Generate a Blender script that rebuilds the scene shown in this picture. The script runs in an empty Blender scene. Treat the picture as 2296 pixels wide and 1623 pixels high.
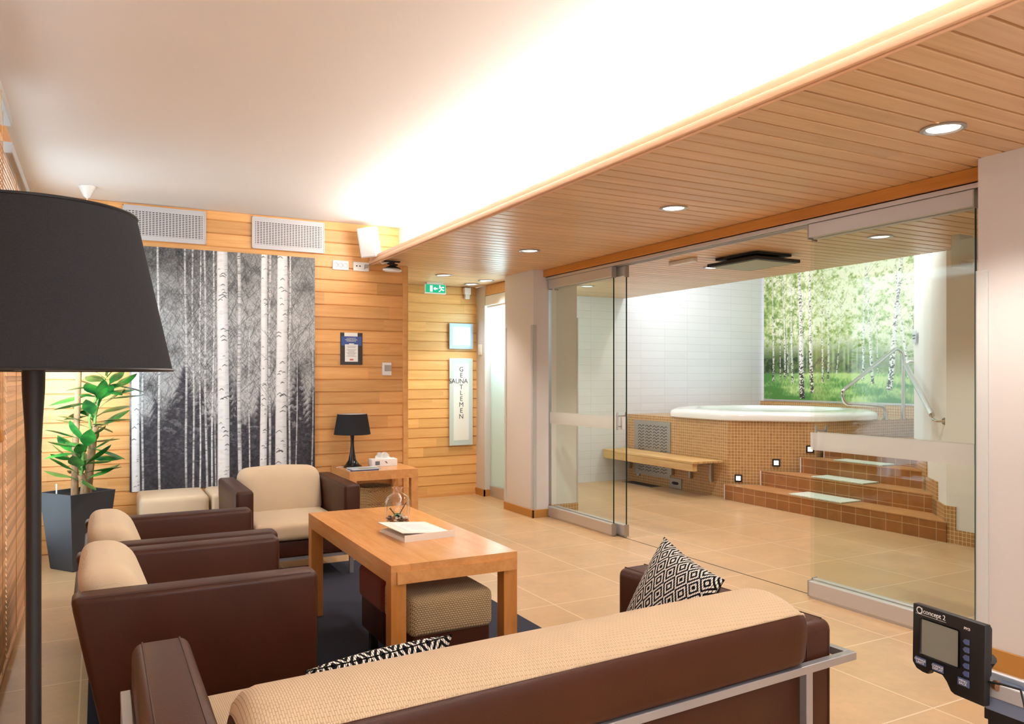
import bpy, bmesh, math, random
import numpy as np
from mathutils import Vector, Matrix

# ------------------------------------------------------------------ camera, world, exposure, large lights
SC = bpy.context.scene
COL = SC.collection
PI = math.pi
R = math.radians

cam_d = bpy.data.cameras.new('camera')
cam = bpy.data.objects.new('camera', cam_d)
COL.objects.link(cam)
cam.location = (0, 0, 1.35)
YAW = math.atan(930 / 1748.0)
cam.rotation_euler = (PI / 2, 0, -YAW)
cam_d.sensor_fit = 'HORIZONTAL'
cam_d.sensor_width = 36
cam_d.lens = 36 * 1748.0 / 2296.0
cam_d.shift_y = 33.5 / 2296.0
cam_d.clip_start = 0.02
SC.camera = cam

SC.view_settings.view_transform = 'Standard'
SC.view_settings.look = 'None'
SC.view_settings.gamma = 1
SC.view_settings.use_curve_mapping = False
SC.view_settings.exposure = 0.58

world = bpy.data.worlds.new('world')
SC.world = world
world.use_nodes = True
bg = world.node_tree.nodes['Background']
bg.inputs[0].default_value = (0.78, 0.88, 1.0, 1)
bg.inputs[1].default_value = 2.2


def lamp_area(name, loc, rot, sx, sy, power, color=(1, 1, 1), parent=None, spread=180):
    d = bpy.data.lights.new(name, 'AREA')
    d.shape = 'RECTANGLE'
    d.size = sx
    d.size_y = sy
    d.energy = power
    d.color = color
    d.spread = R(spread)
    o = bpy.data.objects.new(name, d)
    COL.objects.link(o)
    o.location = loc
    o.rotation_euler = rot
    if parent:
        o.parent = parent
    return o


WARM = (1.0, 0.94, 0.87)
NEUT = (1.0, 0.97, 0.93)
COOL = (0.75, 0.88, 1.0)
# strip in the ceiling cove, shining up and towards the cove wall
lamp_area('cove_strip', (2.34, 1.95, 2.45), (PI, 0, 0), 0.14, 8.9, 125, NEUT)
# strip hidden above the edge of the pool ceiling, washing the mural wall
lamp_area('pool_cove_strip', (6.35, 6.3, 2.90), (0, R(-48), 0), 0.2, 4.0, 36, (0.97, 0.97, 1.0))
# daylight behind the frosted door
lamp_area('door_daylight', (4.2, 7.5, 2.0), (0, R(90), 0), 0.7, 0.8, 34, (0.62, 0.82, 1.0))
# fill lamp added at the rear wall openings, behind the camera
lamp_area('rear_window_daylight', (1.4, -2.9, 1.5), (R(-90), 0, 0), 3.4, 1.9, 22, (1.0, 0.95, 0.9))
# daylight through the uncovered end of the left window, by the plant
lw_ = lamp_area('left_window_daylight', (-0.43, 6.05, 1.5), (0, 0, 0), 0.5, 1.3, 13, COOL, spread=120)
lw_.rotation_euler = Vector((0.45, 0.88, -0.22)).to_track_quat('-Z', 'Z').to_euler()
# added overhead fill lamp behind the camera, without a fitting
lamp_area('rear_ceiling_light', (1.0, -1.4, 2.70), (0, 0, 0), 1.6, 0.4, 28, NEUT)

# ------------------------------------------------------------------ helpers
random.seed(7)


def lin(r, g, b):
    def f(c):
        c /= 255.0
        return c / 12.92 if c <= 0.04045 else ((c + 0.055) / 1.055) ** 2.4
    return (f(r), f(g), f(b), 1)


class MB:
    """collects shapes and links them as ONE mesh object"""

    def __init__(s):
        s.V, s.F, s.T, s.UV = [], [], [], {}

    def add(s, verts, faces, tint=0.5, M=None):
        n = len(s.V)
        for v in verts:
            v = Vector(v)
            s.V.append(M @ v if M is not None else v)
        for f in faces:
            s.F.append([i + n for i in f])
            s.T.append(tint)
        return s

    def bm(s, b, tint=0.5, M=None):
        b.verts.index_update()
        s.add([v.co.copy() for v in b.verts], [[v.index for v in f.verts] for f in b.faces], tint, M)
        b.free()
        return s

    def box(s, x0, x1, y0, y1, z0, z1, b=0, seg=2, tint=0.5, M=None, warp=None):
        B = bmesh.new()
        bmesh.ops.create_cube(B, size=1)
        for v in B.verts:
            v.co = Vector(((x0 + x1) / 2 + v.co.x * (x1 - x0), (y0 + y1) / 2 + v.co.y * (y1 - y0), (z0 + z1) / 2 + v.co.z * (z1 - z0)))
        if warp:
            for v in B.verts:
                v.co = Vector(warp(*v.co))
        if b:
            bmesh.ops.bevel(B, geom=list(B.edges), offset=b, segments=seg, profile=0.5, affect='EDGES')
        bmesh.ops.recalc_face_normals(B, faces=B.faces)
        return s.bm(B, tint, M)

    def prism(s, poly, axis, a, b, bev=0, seg=2, tint=0.5, M=None):
        """poly of 2D points, extruded along axis from a to b (x: poly is (y,z); y: (x,z); z: (x,y))"""
        def p(u, v, w):
            return {'x': (w, u, v), 'y': (u, w, v), 'z': (u, v, w)}[axis]
        B = bmesh.new()
        lo = [B.verts.new(p(u, v, a)) for u, v in poly]
        hi = [B.verts.new(p(u, v, b)) for u, v in poly]
        n = len(poly)
        B.faces.new(lo)
        B.faces.new(hi[::-1])
        for i in range(n):
            B.faces.new((lo[i], lo[(i + 1) % n], hi[(i + 1) % n], hi[i]))
        bmesh.ops.recalc_face_normals(B, faces=B.faces)
        if bev:
            bmesh.ops.bevel(B, geom=list(B.edges), offset=bev, segments=seg, profile=0.5, affect='EDGES')
        return s.bm(B, tint, M)

    def lathe(s, prof, n=32, c=(0, 0, 0), tint=0.5, M=None):
        vs, fs = [], []
        for r, z in prof:
            for k in range(n):
                a = 2 * PI * k / n
                vs.append((c[0] + r * math.cos(a), c[1] + r * math.sin(a), c[2] + z))
        for j in range(len(prof) - 1):
            for k in range(n):
                fs.append((j * n + k, j * n + (k + 1) % n, (j + 1) * n + (k + 1) % n, (j + 1) * n + k))
        return s.add(vs, fs, tint, M)

    def cyl(s, c, r, z0, z1, n=24, tint=0.5, M=None):
        vs = [(c[0] + r * math.cos(2 * PI * k / n), c[1] + r * math.sin(2 * PI * k / n), z) for z in (z0, z1) for k in range(n)]
        fs = [(k, (k + 1) % n, n + (k + 1) % n, n + k) for k in range(n)] + [tuple(range(n))[::-1], tuple(range(n, 2 * n))]
        return s.add(vs, fs, tint, M)

    def tube(s, pts, r, n=10, tint=0.5, M=None, caps=True):
        pts = [Vector(p) for p in pts]
        rr = r if isinstance(r, (list, tuple)) else [r] * len(pts)
        vs, fs = [], []
        up = Vector((0.123, 0.31, 0.94)).normalized()
        for i, p in enumerate(pts):
            d = (pts[min(i + 1, len(pts) - 1)] - pts[max(i - 1, 0)]).normalized()
            a = d.cross(up)
            if a.length < 1e-3:
                a = d.cross(Vector((1, 0, 0)))
            a.normalize()
            b = d.cross(a)
            for k in range(n):
                t = 2 * PI * k / n
                vs.append(p + (a * math.cos(t) + b * math.sin(t)) * rr[i])
        for i in range(len(pts) - 1):
            for k in range(n):
                fs.append((i * n + k, i * n + (k + 1) % n, (i + 1) * n + (k + 1) % n, (i + 1) * n + k))
        if caps:
            fs.append(tuple(range(n))[::-1])
            fs.append(tuple(range((len(pts) - 1) * n, len(pts) * n)))
        return s.add(vs, fs, tint, M)

    def soft(s, x0, x1, y0, y1, z0, z1, r, puff=(0, 0, 0), warp=None, M=None, n=8):
        """a soft cushion: rounded box that bulges outward by puff along each axis"""
        h = ((x1 - x0) / 2, (y1 - y0) / 2, (z1 - z0) / 2)
        c = ((x0 + x1) / 2, (y0 + y1) / 2, (z0 + z1) / 2)
        r = min(r, min(h))
        cs = []
        for k in range(3):
            e = [h[k] - r * (1 - math.sin(PI / 2 * j / 5)) for j in range(6)]
            inner = [(-1 + 2 * j / n) * (h[k] - r) for j in range(1, n)]
            cs.append([-q for q in e[::-1]] + inner + e)
        key, vs, fs = {}, [], []

        def vid(p):
            kk = tuple(round(q, 6) for q in p)
            if kk not in key:
                q = [max(-(h[k] - r), min(h[k] - r, p[k])) for k in range(3)]
                d = Vector([p[k] - q[k] for k in range(3)])
                if d.length > 1e-9:
                    d = d.normalized() * r
                o = Vector(q) + d
                u = [o[k] / h[k] for k in range(3)]
                for k in range(3):
                    a, b = (k + 1) % 3, (k + 2) % 3
                    o[k] += puff[k] * u[k] * max(0, 1 - u[a] ** 2) * max(0, 1 - u[b] ** 2)
                o = o + Vector(c)
                if warp:
                    o = Vector(warp(*o))
                key[kk] = len(vs)
                vs.append(o)
            return key[kk]
        for k in range(3):
            a, b = (k + 1) % 3, (k + 2) % 3
            for sg in (-1, 1):
                A, Bc = cs[a], cs[b]
                for i in range(len(A) - 1):
                    for j in range(len(Bc) - 1):
                        q = []
                        for (ii, jj) in ((i, j), (i + 1, j), (i + 1, j + 1), (i, j + 1)):
                            p = [0, 0, 0]
                            p[k] = sg * h[k]
                            p[a] = A[ii]
                            p[b] = Bc[jj]
                            q.append(vid(p))
                        q = list(dict.fromkeys(q))
                        if len(q) >= 3:
                            fs.append(q if sg > 0 else q[::-1])
        return s.add(vs, fs, 0.5, M)

    def build(s, name, mat, parent=None, smooth=35, recentre=None, uv=None):
        me = bpy.data.meshes.new(name)
        off = Vector((0, 0, 0))
        if recentre is None:
            recentre = parent is None
        if recentre and s.V:
            xs = [v.x for v in s.V]
            ys = [v.y for v in s.V]
            zs = [v.z for v in s.V]
            off = Vector(((min(xs) + max(xs)) / 2, (min(ys) + max(ys)) / 2, min(zs)))
        me.from_pydata([tuple(v - off) for v in s.V], [], s.F)
        me.update()
        at = me.attributes.new('tint', 'FLOAT', 'FACE')
        at.data.foreach_set('value', s.T)
        ul = me.uv_layers.new(name='UVMap')
        if uv is None:
            buf = []
            for p in me.polygons:
                nn = p.normal
                if abs(nn.z) > 0.75:
                    for vi in p.vertices:
                        q = s.V[vi]
                        buf += [q.x, q.y]
                else:
                    l = math.hypot(nn.x, nn.y) or 1
                    tx, ty = -nn.y / l, nn.x / l
                    if tx < -1e-4 or (abs(tx) < 1e-4 and ty < 0):
                        tx, ty = -tx, -ty
                    for vi in p.vertices:
                        q = s.V[vi]
                        buf += [q.x * tx + q.y * ty, q.z]
            ul.data.foreach_set('uv', buf)
        else:
            buf = []
            for p in me.polygons:
                for vi in p.vertices:
                    buf += list(uv[vi])
            ul.data.foreach_set('uv', buf)
        if smooth:
            me.polygons.foreach_set('use_smooth', [True] * len(me.polygons))
            me.set_sharp_from_angle(angle=R(smooth))
        if isinstance(mat, (list, tuple)):
            for m in mat:
                me.materials.append(m)
        elif mat:
            me.materials.append(mat)
        o = bpy.data.objects.new(name, me)
        o.location = off
        COL.objects.link(o)
        if parent:
            o.parent = parent
        return o


def tag(o, label, cat, group=None):
    o['label'] = label
    o['category'] = cat
    if group:
        o['group'] = group
    return o


def thing(name, label, cat, loc=(0, 0, 0), rz=0, group=None):
    o = bpy.data.objects.new(name, None)
    o.empty_display_size = 0.05
    COL.objects.link(o)
    o.location = loc
    o.rotation_euler = (0, 0, rz)
    return tag(o, label, cat, group)


def struct(o):
    o['kind'] = 'structure'
    return o


def copy_tree(o, parent=None):
    c = o.copy()
    COL.objects.link(c)
    if parent:
        c.parent = parent
    for ch in list(o.children):
        copy_tree(ch, c)
    return c


def text_mesh(name, body, size, mat, parent, M, align='CENTER', extrude=0.0006, spacing=1.0, line=1.0):
    """lettering as a mesh part; M places the text's local x (reading), y (up), z (out) frame"""
    cu = bpy.data.curves.new(name, 'FONT')
    cu.body = body
    cu.size = size
    cu.align_x = align
    cu.align_y = 'CENTER'
    cu.extrude = extrude
    cu.space_character = spacing
    cu.space_line = line
    cu.resolution_u = 3
    t = bpy.data.objects.new(name + '_curve', cu)
    COL.objects.link(t)
    dg = bpy.context.evaluated_depsgraph_get()
    me = bpy.data.meshes.new_from_object(t.evaluated_get(dg))
    bpy.data.objects.remove(t)
    me.transform(M)
    me.name = name
    me.materials.clear()
    me.materials.append(mat)
    o = bpy.data.objects.new(name, me)
    COL.objects.link(o)
    o.parent = parent
    return o


def frame(o, x, y, z=None):
    """matrix from origin and axis vectors"""
    x = Vector(x).normalized()
    y = Vector(y).normalized()
    z = x.cross(y).normalized()
    m = Matrix.Identity(4)
    for i in range(3):
        m[i][0], m[i][1], m[i][2], m[i][3] = x[i], y[i], z[i], o[i]
    return m


# ------------------------------------------------------------------ materials
class NT:
    def __init__(s, name):
        s.m = bpy.data.materials.new(name)
        s.m.use_nodes = True
        s.t = s.m.node_tree
        s.p = s.t.nodes['Principled BSDF']
        s.out = s.t.nodes['Material Output']

    def n(s, typ, **kw):
        nd = s.t.nodes.new(typ)
        for k, v in kw.items():
            setattr(nd, k, v)
        return nd

    def l(s, a, b):
        s.t.links.new(a, b)

    def math(s, op, a, b=None, c=None):
        nd = s.n('ShaderNodeMath', operation=op)
        for i, q in enumerate((a, b, c)):
            if q is None:
                continue
            if isinstance(q, (int, float)):
                nd.inputs[i].default_value = q
            else:
                s.l(q, nd.inputs[i])
        return nd.outputs[0]

    def mix(s, fac, a, b, blend='MIX'):
        nd = s.n('ShaderNodeMix', data_type='RGBA', blend_type=blend)
        for sock, q in ((nd.inputs[0], fac), (nd.inputs[6], a), (nd.inputs[7], b)):
            if isinstance(q, (int, float)):
                sock.default_value = q
            elif isinstance(q, tuple):
                sock.default_value = q
            else:
                s.l(q, sock)
        return nd.outputs[2]

    def ramp(s, fac, stops):
        nd = s.n('ShaderNodeValToRGB')
        e = nd.color_ramp.elements
        while len(e) < len(stops):
            e.new(0.5)
        for k, (p, c) in enumerate(stops):
            e[k].position = p
            e[k].color = c if isinstance(c, tuple) else (c, c, c, 1)
        s.l(fac, nd.inputs[0])
        return nd.outputs[0]

    def coord(s, kind='Object', scale=(1, 1, 1)):
        tc = s.n('ShaderNodeTexCoord')
        mp = s.n('ShaderNodeMapping')
        mp.inputs['Scale'].default_value = scale
        s.l(tc.outputs[kind], mp.inputs[0])
        return mp.outputs[0]

    def noise(s, vec, scale, detail=3, rough=0.5):
        nd = s.n('ShaderNodeTexNoise')
        nd.inputs['Scale'].default_value = scale
        nd.inputs['Detail'].default_value = detail
        nd.inputs['Roughness'].default_value = rough
        s.l(vec, nd.inputs['Vector'])
        return nd.outputs[0]

    def bump(s, h, strength=0.3, dist=0.002):
        nd = s.n('ShaderNodeBump')
        nd.inputs['Strength'].default_value = strength
        nd.inputs['Distance'].default_value = dist
        s.l(h, nd.inputs['Height'])
        s.l(nd.outputs[0], s.p.inputs['Normal'])

    def set(s, col=None, rough=0.5, metal=0, spec=0.5):
        if col is not None:
            if isinstance(col, tuple):
                s.p.inputs['Base Color'].default_value = col
            else:
                s.l(col, s.p.inputs['Base Color'])
        s.p.inputs['Roughness'].default_value = rough
        s.p.inputs['Metallic'].default_value = metal
        s.p.inputs['Specular IOR Level'].default_value = spec
        return s.m


def plain(name, rgb, rough=0.5, metal=0, spec=0.5, grain=0.04, gscale=60):
    t = NT(name)
    v = t.noise(t.coord(), gscale, 2)
    c = lin(*rgb)
    d = tuple(q * (1 - grain) for q in c[:3]) + (1,)
    return t.set(t.mix(v, c, d), rough, metal, spec)


def emit(name, rgb, strength):
    t = NT(name)
    t.p.inputs['Emission Color'].default_value = lin(*rgb)
    t.p.inputs['Emission Strength'].default_value = strength
    return t.set(lin(*rgb), 0.5)


def wood(name, a, b, stretch=(1, 14, 14), rough=0.42, kind='Object', var=0.25, bump=0.05, spec=0.4):
    t = NT(name)
    at = t.n('ShaderNodeAttribute', attribute_name='tint')
    v = t.coord(kind, stretch)
    # shift the figure per board
    add = t.n('ShaderNodeVectorMath', operation='ADD')
    t.l(v, add.inputs[0])
    cb = t.n('ShaderNodeCombineXYZ')
    t.l(t.math('MULTIPLY', at.outputs['Fac'], 37.0), cb.inputs[0])
    t.l(t.math('MULTIPLY', at.outputs['Fac'], 91.0), cb.inputs[1])
    t.l(cb.outputs[0], add.inputs[1])
    n1 = t.noise(add.outputs[0], 1.6, 5, 0.6)
    n2 = t.noise(add.outputs[0], 7, 3, 0.6)
    f = t.math('ADD', t.math('MULTIPLY', n1, 0.7), t.math('MULTIPLY', n2, 0.3))
    c = t.ramp(f, [(0.32, lin(*b)), (0.62, lin(*a))])
    br = t.math('ADD', t.math('MULTIPLY', t.math('SUBTRACT', at.outputs['Fac'], 0.5), var), 1.0)
    hsv = t.n('ShaderNodeHueSaturation')
    t.l(c, hsv.inputs['Color'])
    t.l(br, hsv.inputs['Value'])
    t.bump(n2, bump, 0.002)
    return t.set(hsv.outputs[0], rough, 0, spec)


def brick(name, cols, grout, w, h, mortar, rough=0.35, kind='UV', offset=0.0, bump=0.4, spec=0.5, mott=0.2, vscale=1.0, mort_smooth=0.1, shift=(0, 0)):
    t = NT(name)
    tc = t.n('ShaderNodeTexCoord')
    mp = t.n('ShaderNodeMapping')
    mp.inputs['Location'].default_value = (shift[0], shift[1], 0)
    t.l(tc.outputs[kind], mp.inputs[0])
    b = t.n('ShaderNodeTexBrick')
    b.offset = offset
    b.inputs['Scale'].default_value = 1
    b.inputs['Brick Width'].default_value = w
    b.inputs['Row Height'].default_value = h
    b.inputs['Mortar Size'].default_value = mortar
    b.inputs['Mortar Smooth'].default_value = mort_smooth
    b.inputs['Bias'].default_value = 0
    b.inputs['Color1'].default_value = lin(*cols[0])
    b.inputs['Color2'].default_value = lin(*cols[1])
    b.inputs['Mortar'].default_value = lin(*grout)
    t.l(mp.outputs[0], b.inputs['Vector'])
    n = t.noise(mp.outputs[0], 3.2 * vscale, 5, 0.65)
    n2 = t.noise(mp.outputs[0], 22 * vscale, 3, 0.6)
    nn = t.math('ADD', t.math('MULTIPLY', n, 0.7), t.math('MULTIPLY', n2, 0.3))
    dark = tuple(q * (1 - mott) for q in lin(*cols[0])[:3]) + (1,)
    k = t.math('MULTIPLY', t.ramp(nn, [(0.40, 1.0), (0.62, 0.0)]), t.math('SUBTRACT', 1.0, b.outputs['Fac']))
    c = t.mix(t.math('MULTIPLY', k, 0.8 if mott else 0), b.outputs['Color'], dark)
    t.bump(t.math('SUBTRACT', 1.0, b.outputs['Fac']), bump, 0.002)
    return t.set(c, rough, 0, spec)


def leather(name, a, b):
    t = NT(name)
    v = t.coord()
    vo = t.n('ShaderNodeTexVoronoi')
    vo.inputs['Scale'].default_value = 260
    t.l(v, vo.inputs['Vector'])
    n = t.noise(v, 5, 4)
    c = t.mix(n, lin(*a), lin(*b))
    t.bump(vo.outputs['Distance'], 0.35, 0.0012)
    t.p.inputs['Coat Weight'].default_value = 0.22
    t.p.inputs['Coat Roughness'].default_value = 0.28
    return t.set(c, 0.5, 0, 0.25)


def weave(name, a, b, w, h, bump=0.6, rough=0.95, mort=0.25, swap=False):
    """coarse woven cloth: short raised threads in rows"""
    t = NT(name)
    tc = t.n('ShaderNodeTexCoord')
    sp = t.n('ShaderNodeSeparateXYZ')
    t.l(tc.outputs['Object'], sp.inputs[0])
    cb = t.n('ShaderNodeCombineXYZ')
    t.l(t.math('ADD', sp.outputs[0], t.math('MULTIPLY', sp.outputs[1], 0.02)), cb.inputs[1 if swap else 0])
    t.l(t.math('ADD', sp.outputs[1], sp.outputs[2]), cb.inputs[0 if swap else 1])
    br = t.n('ShaderNodeTexBrick')
    br.offset = 0.5
    br.inputs['Scale'].default_value = 1
    br.inputs['Brick Width'].default_value = w
    br.inputs['Row Height'].default_value = h
    br.inputs['Mortar Size'].default_value = h * mort
    br.inputs['Mortar Smooth'].default_value = 1.0
    t.l(cb.outputs[0], br.inputs['Vector'])
    n = t.noise(tc.outputs['Object'], 14, 3)
    base = t.mix(n, lin(*a), tuple(q * 0.9 for q in lin(*a)[:3]) + (1,))
    c = t.mix(br.outputs['Fac'], base, lin(*b))
    t.bump(t.math('SUBTRACT', 1.0, br.outputs['Fac']), bump, 0.002)
    t.p.inputs['Sheen Weight'].default_value = 0.15
    return t.set(c, rough, 0, 0.2)


def glass(name, tint=(0.93, 0.97, 0.95), strength=1.0, rough=0.0):
    t = NT(name)
    tr = t.n('ShaderNodeBsdfTransparent')
    tr.inputs[0].default_value = tint + (1,)
    gl = t.n('ShaderNodeBsdfGlossy')
    gl.inputs['Roughness'].default_value = rough
    gl.inputs[0].default_value = (1, 1, 1, 1)
    # Schlick reflectance that is the same from both sides of the sheet
    lw = t.n('ShaderNodeLayerWeight')
    lw.inputs[0].default_value = 0.5
    fr = t.math('ADD', t.math('MULTIPLY', t.math('POWER', lw.outputs['Facing'], 5.0), 0.96), 0.04)
    mx = t.n('ShaderNodeMixShader')
    t.l(t.math('MULTIPLY', fr, strength), mx.inputs[0])
    t.l(tr.outputs[0], mx.inputs[1])
    t.l(gl.outputs[0], mx.inputs[2])
    t.l(mx.outputs[0], t.out.inputs[0])
    return t.m


def frosted(name, col, trans=0.6, opacity=0.7):
    t = NT(name)
    tl = t.n('ShaderNodeBsdfTranslucent')
    tl.inputs[0].default_value = lin(*col)
    df = t.n('ShaderNodeBsdfDiffuse')
    df.inputs[0].default_value = lin(*col)
    m1 = t.n('ShaderNodeMixShader')
    m1.inputs[0].default_value = trans
    t.l(df.outputs[0], m1.inputs[1])
    t.l(tl.outputs[0], m1.inputs[2])
    tr = t.n('ShaderNodeBsdfTransparent')
    m2 = t.n('ShaderNodeMixShader')
    m2.inputs[0].default_value = opacity
    t.l(tr.outputs[0], m2.inputs[1])
    t.l(m1.outputs[0], m2.inputs[2])
    t.l(m2.outputs[0], t.out.inputs[0])
    return t.m


M = {}
M['plank'] = wood('alder plank', (232, 178, 114), (214, 152, 86), (0.9, 16, 16), 0.38)
M['plank_pale'] = wood('alder plank recess', (234, 184, 118), (218, 162, 94), (0.9, 16, 16), 0.36)
M['soffit'] = wood('ceiling slat wood', (224, 188, 146), (208, 166, 120), (0.8, 22, 22), 0.34, var=0.14, bump=0.02, spec=0.55)
M['beam'] = wood('beam wood', (206, 140, 62), (186, 118, 44), (16, 0.8, 16), 0.4, var=0.1)
M['fascia'] = wood('fascia wood', (236, 196, 160), (226, 178, 138), (16, 0.8, 16), 0.5, var=0.1)
M['table'] = wood('birch table wood', (226, 164, 102), (206, 140, 80), (9, 1.2, 9), 0.24, var=0.3, bump=0.02, spec=0.6)
M['blind'] = wood('blind slat wood', (218, 170, 126), (198, 144, 100), (14, 0.7, 14), 0.5, var=0.5)
M['bench'] = wood('bench wood', (214, 176, 120), (192, 148, 92), (12, 0.9, 12), 0.55, var=0.2)
M['base'] = plain('baseboard wood', (186, 130, 62), 0.45)
M['ceil'] = plain('ceiling paint', (238, 233, 230), 0.9, grain=0.02)
M['white'] = plain('white paint', (236, 234, 230), 0.8, grain=0.02)
M['greywall'] = plain('pillar paint', (214, 208, 204), 0.7, grain=0.03)
M['floor'] = brick('sandstone floor tile', [(210, 173, 130), (203, 164, 118)], (228, 206, 174), 0.615, 0.655, 0.0035, 0.28, bump=0.15, mott=0.22, shift=(-3.01 + 0.615 * 6, -2.0 + 0.655 * 8))
M['mosaic'] = brick('brown mosaic', [(196, 146, 84), (168, 116, 60)], (226, 206, 170), 0.0335, 0.0335, 0.0022, 0.35, mott=0.15, vscale=8, bump=0.5)
M['steptile'] = brick('brown step tile', [(176, 114, 58), (156, 96, 46)], (206, 168, 122), 0.155, 0.1, 0.0025, 0.2, mott=0.35, vscale=2, bump=0.3)
M['tread'] = brick('tread tile', [(206, 150, 96), (196, 140, 86)], (216, 190, 150), 0.3, 0.3, 0.002, 0.3, mott=0.3, vscale=2, bump=0.1)
M['whitetile'] = brick('white wall tile', [(233, 234, 240), (229, 230, 236)], (206, 206, 208), 0.4, 0.1, 0.0018, 0.35, mott=0.0, bump=0.2)
M['leather'] = leather('brown leather', (76, 36, 16), (58, 25, 10))
M['seam'] = plain('leather seam', (66, 36, 24), 0.5)
M['cream'] = weave('cream woven cloth', (212, 184, 150), (180, 148, 112), 0.013, 0.0055, 0.6, mort=0.16, swap=True)
M['linen'] = weave('cream linen', (226, 204, 172), (208, 180, 144), 0.006, 0.003, 0.25, mort=0.2)
M['cover'] = weave('coarse beige cloth', (214, 184, 142), (140, 108, 72), 0.012, 0.009, 0.9, mort=0.3)
M['red'] = weave('rust chenille', (150, 66, 40), (84, 30, 20), 0.02, 0.006, 0.9)
M['chrome'] = plain('brushed steel', (186, 187, 192), 0.3, 0.7, grain=0.03)
M['alu'] = plain('aluminium', (204, 200, 198), 0.4, 0.6, grain=0.03)
M['alu_light'] = plain('silver lacquer', (200, 200, 204), 0.45, 0.35, grain=0.03)
M['black'] = plain('black satin', (20, 20, 22), 0.5, grain=0.2)
M['blackgloss'] = plain('black gloss', (14, 14, 16), 0.22, grain=0.1)
M['shade'] = plain('black lampshade cloth', (56, 55, 58), 0.95, spec=0.1, grain=0.45, gscale=420)
M['shade_in'] = plain('white shade lining', (225, 222, 218), 0.9)
M['rug'] = plain('charcoal carpet', (76, 77, 88), 1.0, spec=0.05, grain=0.6, gscale=500)
M['pot'] = plain('graphite planter', (60, 61, 66), 0.6, grain=0.2, gscale=300)
M['soil'] = plain('black soil', (28, 24, 22), 1.0, grain=0.5)
M['bark'] = wood('cane bark', (170, 134, 96), (120, 90, 62), (30, 30, 8), 0.9, bump=0.5)
M['plast'] = plain('white plastic', (238, 236, 232), 0.4)
M['plast_grey'] = plain('grey plastic', (168, 164, 160), 0.5)
M['paper'] = plain('white paper', (244, 242, 238), 0.8)
M['ink'] = plain('dark ink', (58, 58, 62), 0.8)
M['glass'] = glass('clear glass', (0.955, 0.98, 0.965), 0.45)
M['glass_edge'] = plain('green glass edge', (18, 44, 36), 0.15)
M['vaseglass'] = glass('vase glass', (0.96, 0.965, 0.96), 2.0)
M['frost'] = frosted('frosted film', (236, 234, 230), 0.45, 0.62)
M['frostpane'] = frosted('frosted pane', (228, 240, 234), 0.75, 0.97)
M['guard'] = frosted('translucent corner guard', (236, 236, 232), 0.0, 0.55)
M['acryl'] = plain('white acrylic', (246, 245, 242), 0.12, spec=0.6, grain=0.0)
M['steel'] = plain('polished steel', (214, 212, 206), 0.16, 1.0, grain=0.02)
M['steel_dull'] = plain('dull steel plate', (176, 172, 164), 0.4, 0.8, grain=0.06)
M['mat'] = plain('pale bath mat', (226, 234, 220), 0.7)
M['green_exit'] = emit('exit sign green', (0, 146, 106), 0.75)
M['exit_white'] = emit('exit sign white', (240, 255, 248), 0.95)
M['lens'] = emit('lamp lens', (255, 246, 228), 6.0)
M['lens_dim'] = emit('dim lamp lens', (255, 250, 240), 1.2)
M['lightpanel'] = emit('lit glass panel', (232, 244, 255), 1.8)
M['signglass'] = plain('sign glass border', (198, 214, 214), 0.15)
M['signface'] = plain('sign face', (238, 240, 234), 0.3)
M['blueglass'] = plain('blue grey glass border', (168, 190, 214), 0.15)
M['wick'] = weave('wicker', (214, 176, 122), (128, 84, 44), 0.022, 0.011, 1.0, 0.7, mort=0.3)

# leaf
t = NT('glossy leaf')
v = t.noise(t.coord(), 9, 3)
M['leaf'] = t.set(t.ramp(v, [(0.35, lin(18, 74, 36)), (0.65, lin(58, 136, 50))]), 0.28, 0, 0.6)

# water of the tub
t = NT('tub water')
n_ = t.noise(t.coord(), 10, 2)
t.bump(n_, 0.08, 0.01)
M['water'] = t.set(lin(120, 200, 178), 0.04, 0, 0.7)

# zigzag pillow cloth: nested diamonds
t = NT('black and white diamond cloth')
uvn = t.n('ShaderNodeTexCoord')
sp = t.n('ShaderNodeSeparateXYZ')
t.l(uvn.outputs['UV'], sp.inputs[0])
au = t.math('ABSOLUTE', t.math('SUBTRACT', t.math('FRACT', t.math('MULTIPLY', sp.outputs[0], 6.0)), 0.5))
av = t.math('ABSOLUTE', t.math('SUBTRACT', t.math('FRACT', t.math('MULTIPLY', sp.outputs[1], 4.0)), 0.5))
dd = t.math('ADD', au, av)
ring = t.math('GREATER_THAN', t.math('SINE', t.math('MULTIPLY', dd, 2 * PI * 4.0)), 0.05)
stitch = t.math('GREATER_THAN', t.math('SINE', t.math('MULTIPLY', sp.outputs[0], 2 * PI * 62)), -0.72)
fac = t.math('MULTIPLY', ring, stitch)
t.bump(fac, 0.5, 0.003)
M['zigzag'] = t.set(t.mix(t.math('SUBTRACT', 1.0, fac), lin(232, 226, 216), lin(26, 25, 28)), 0.95, 0, 0.1)

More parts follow.
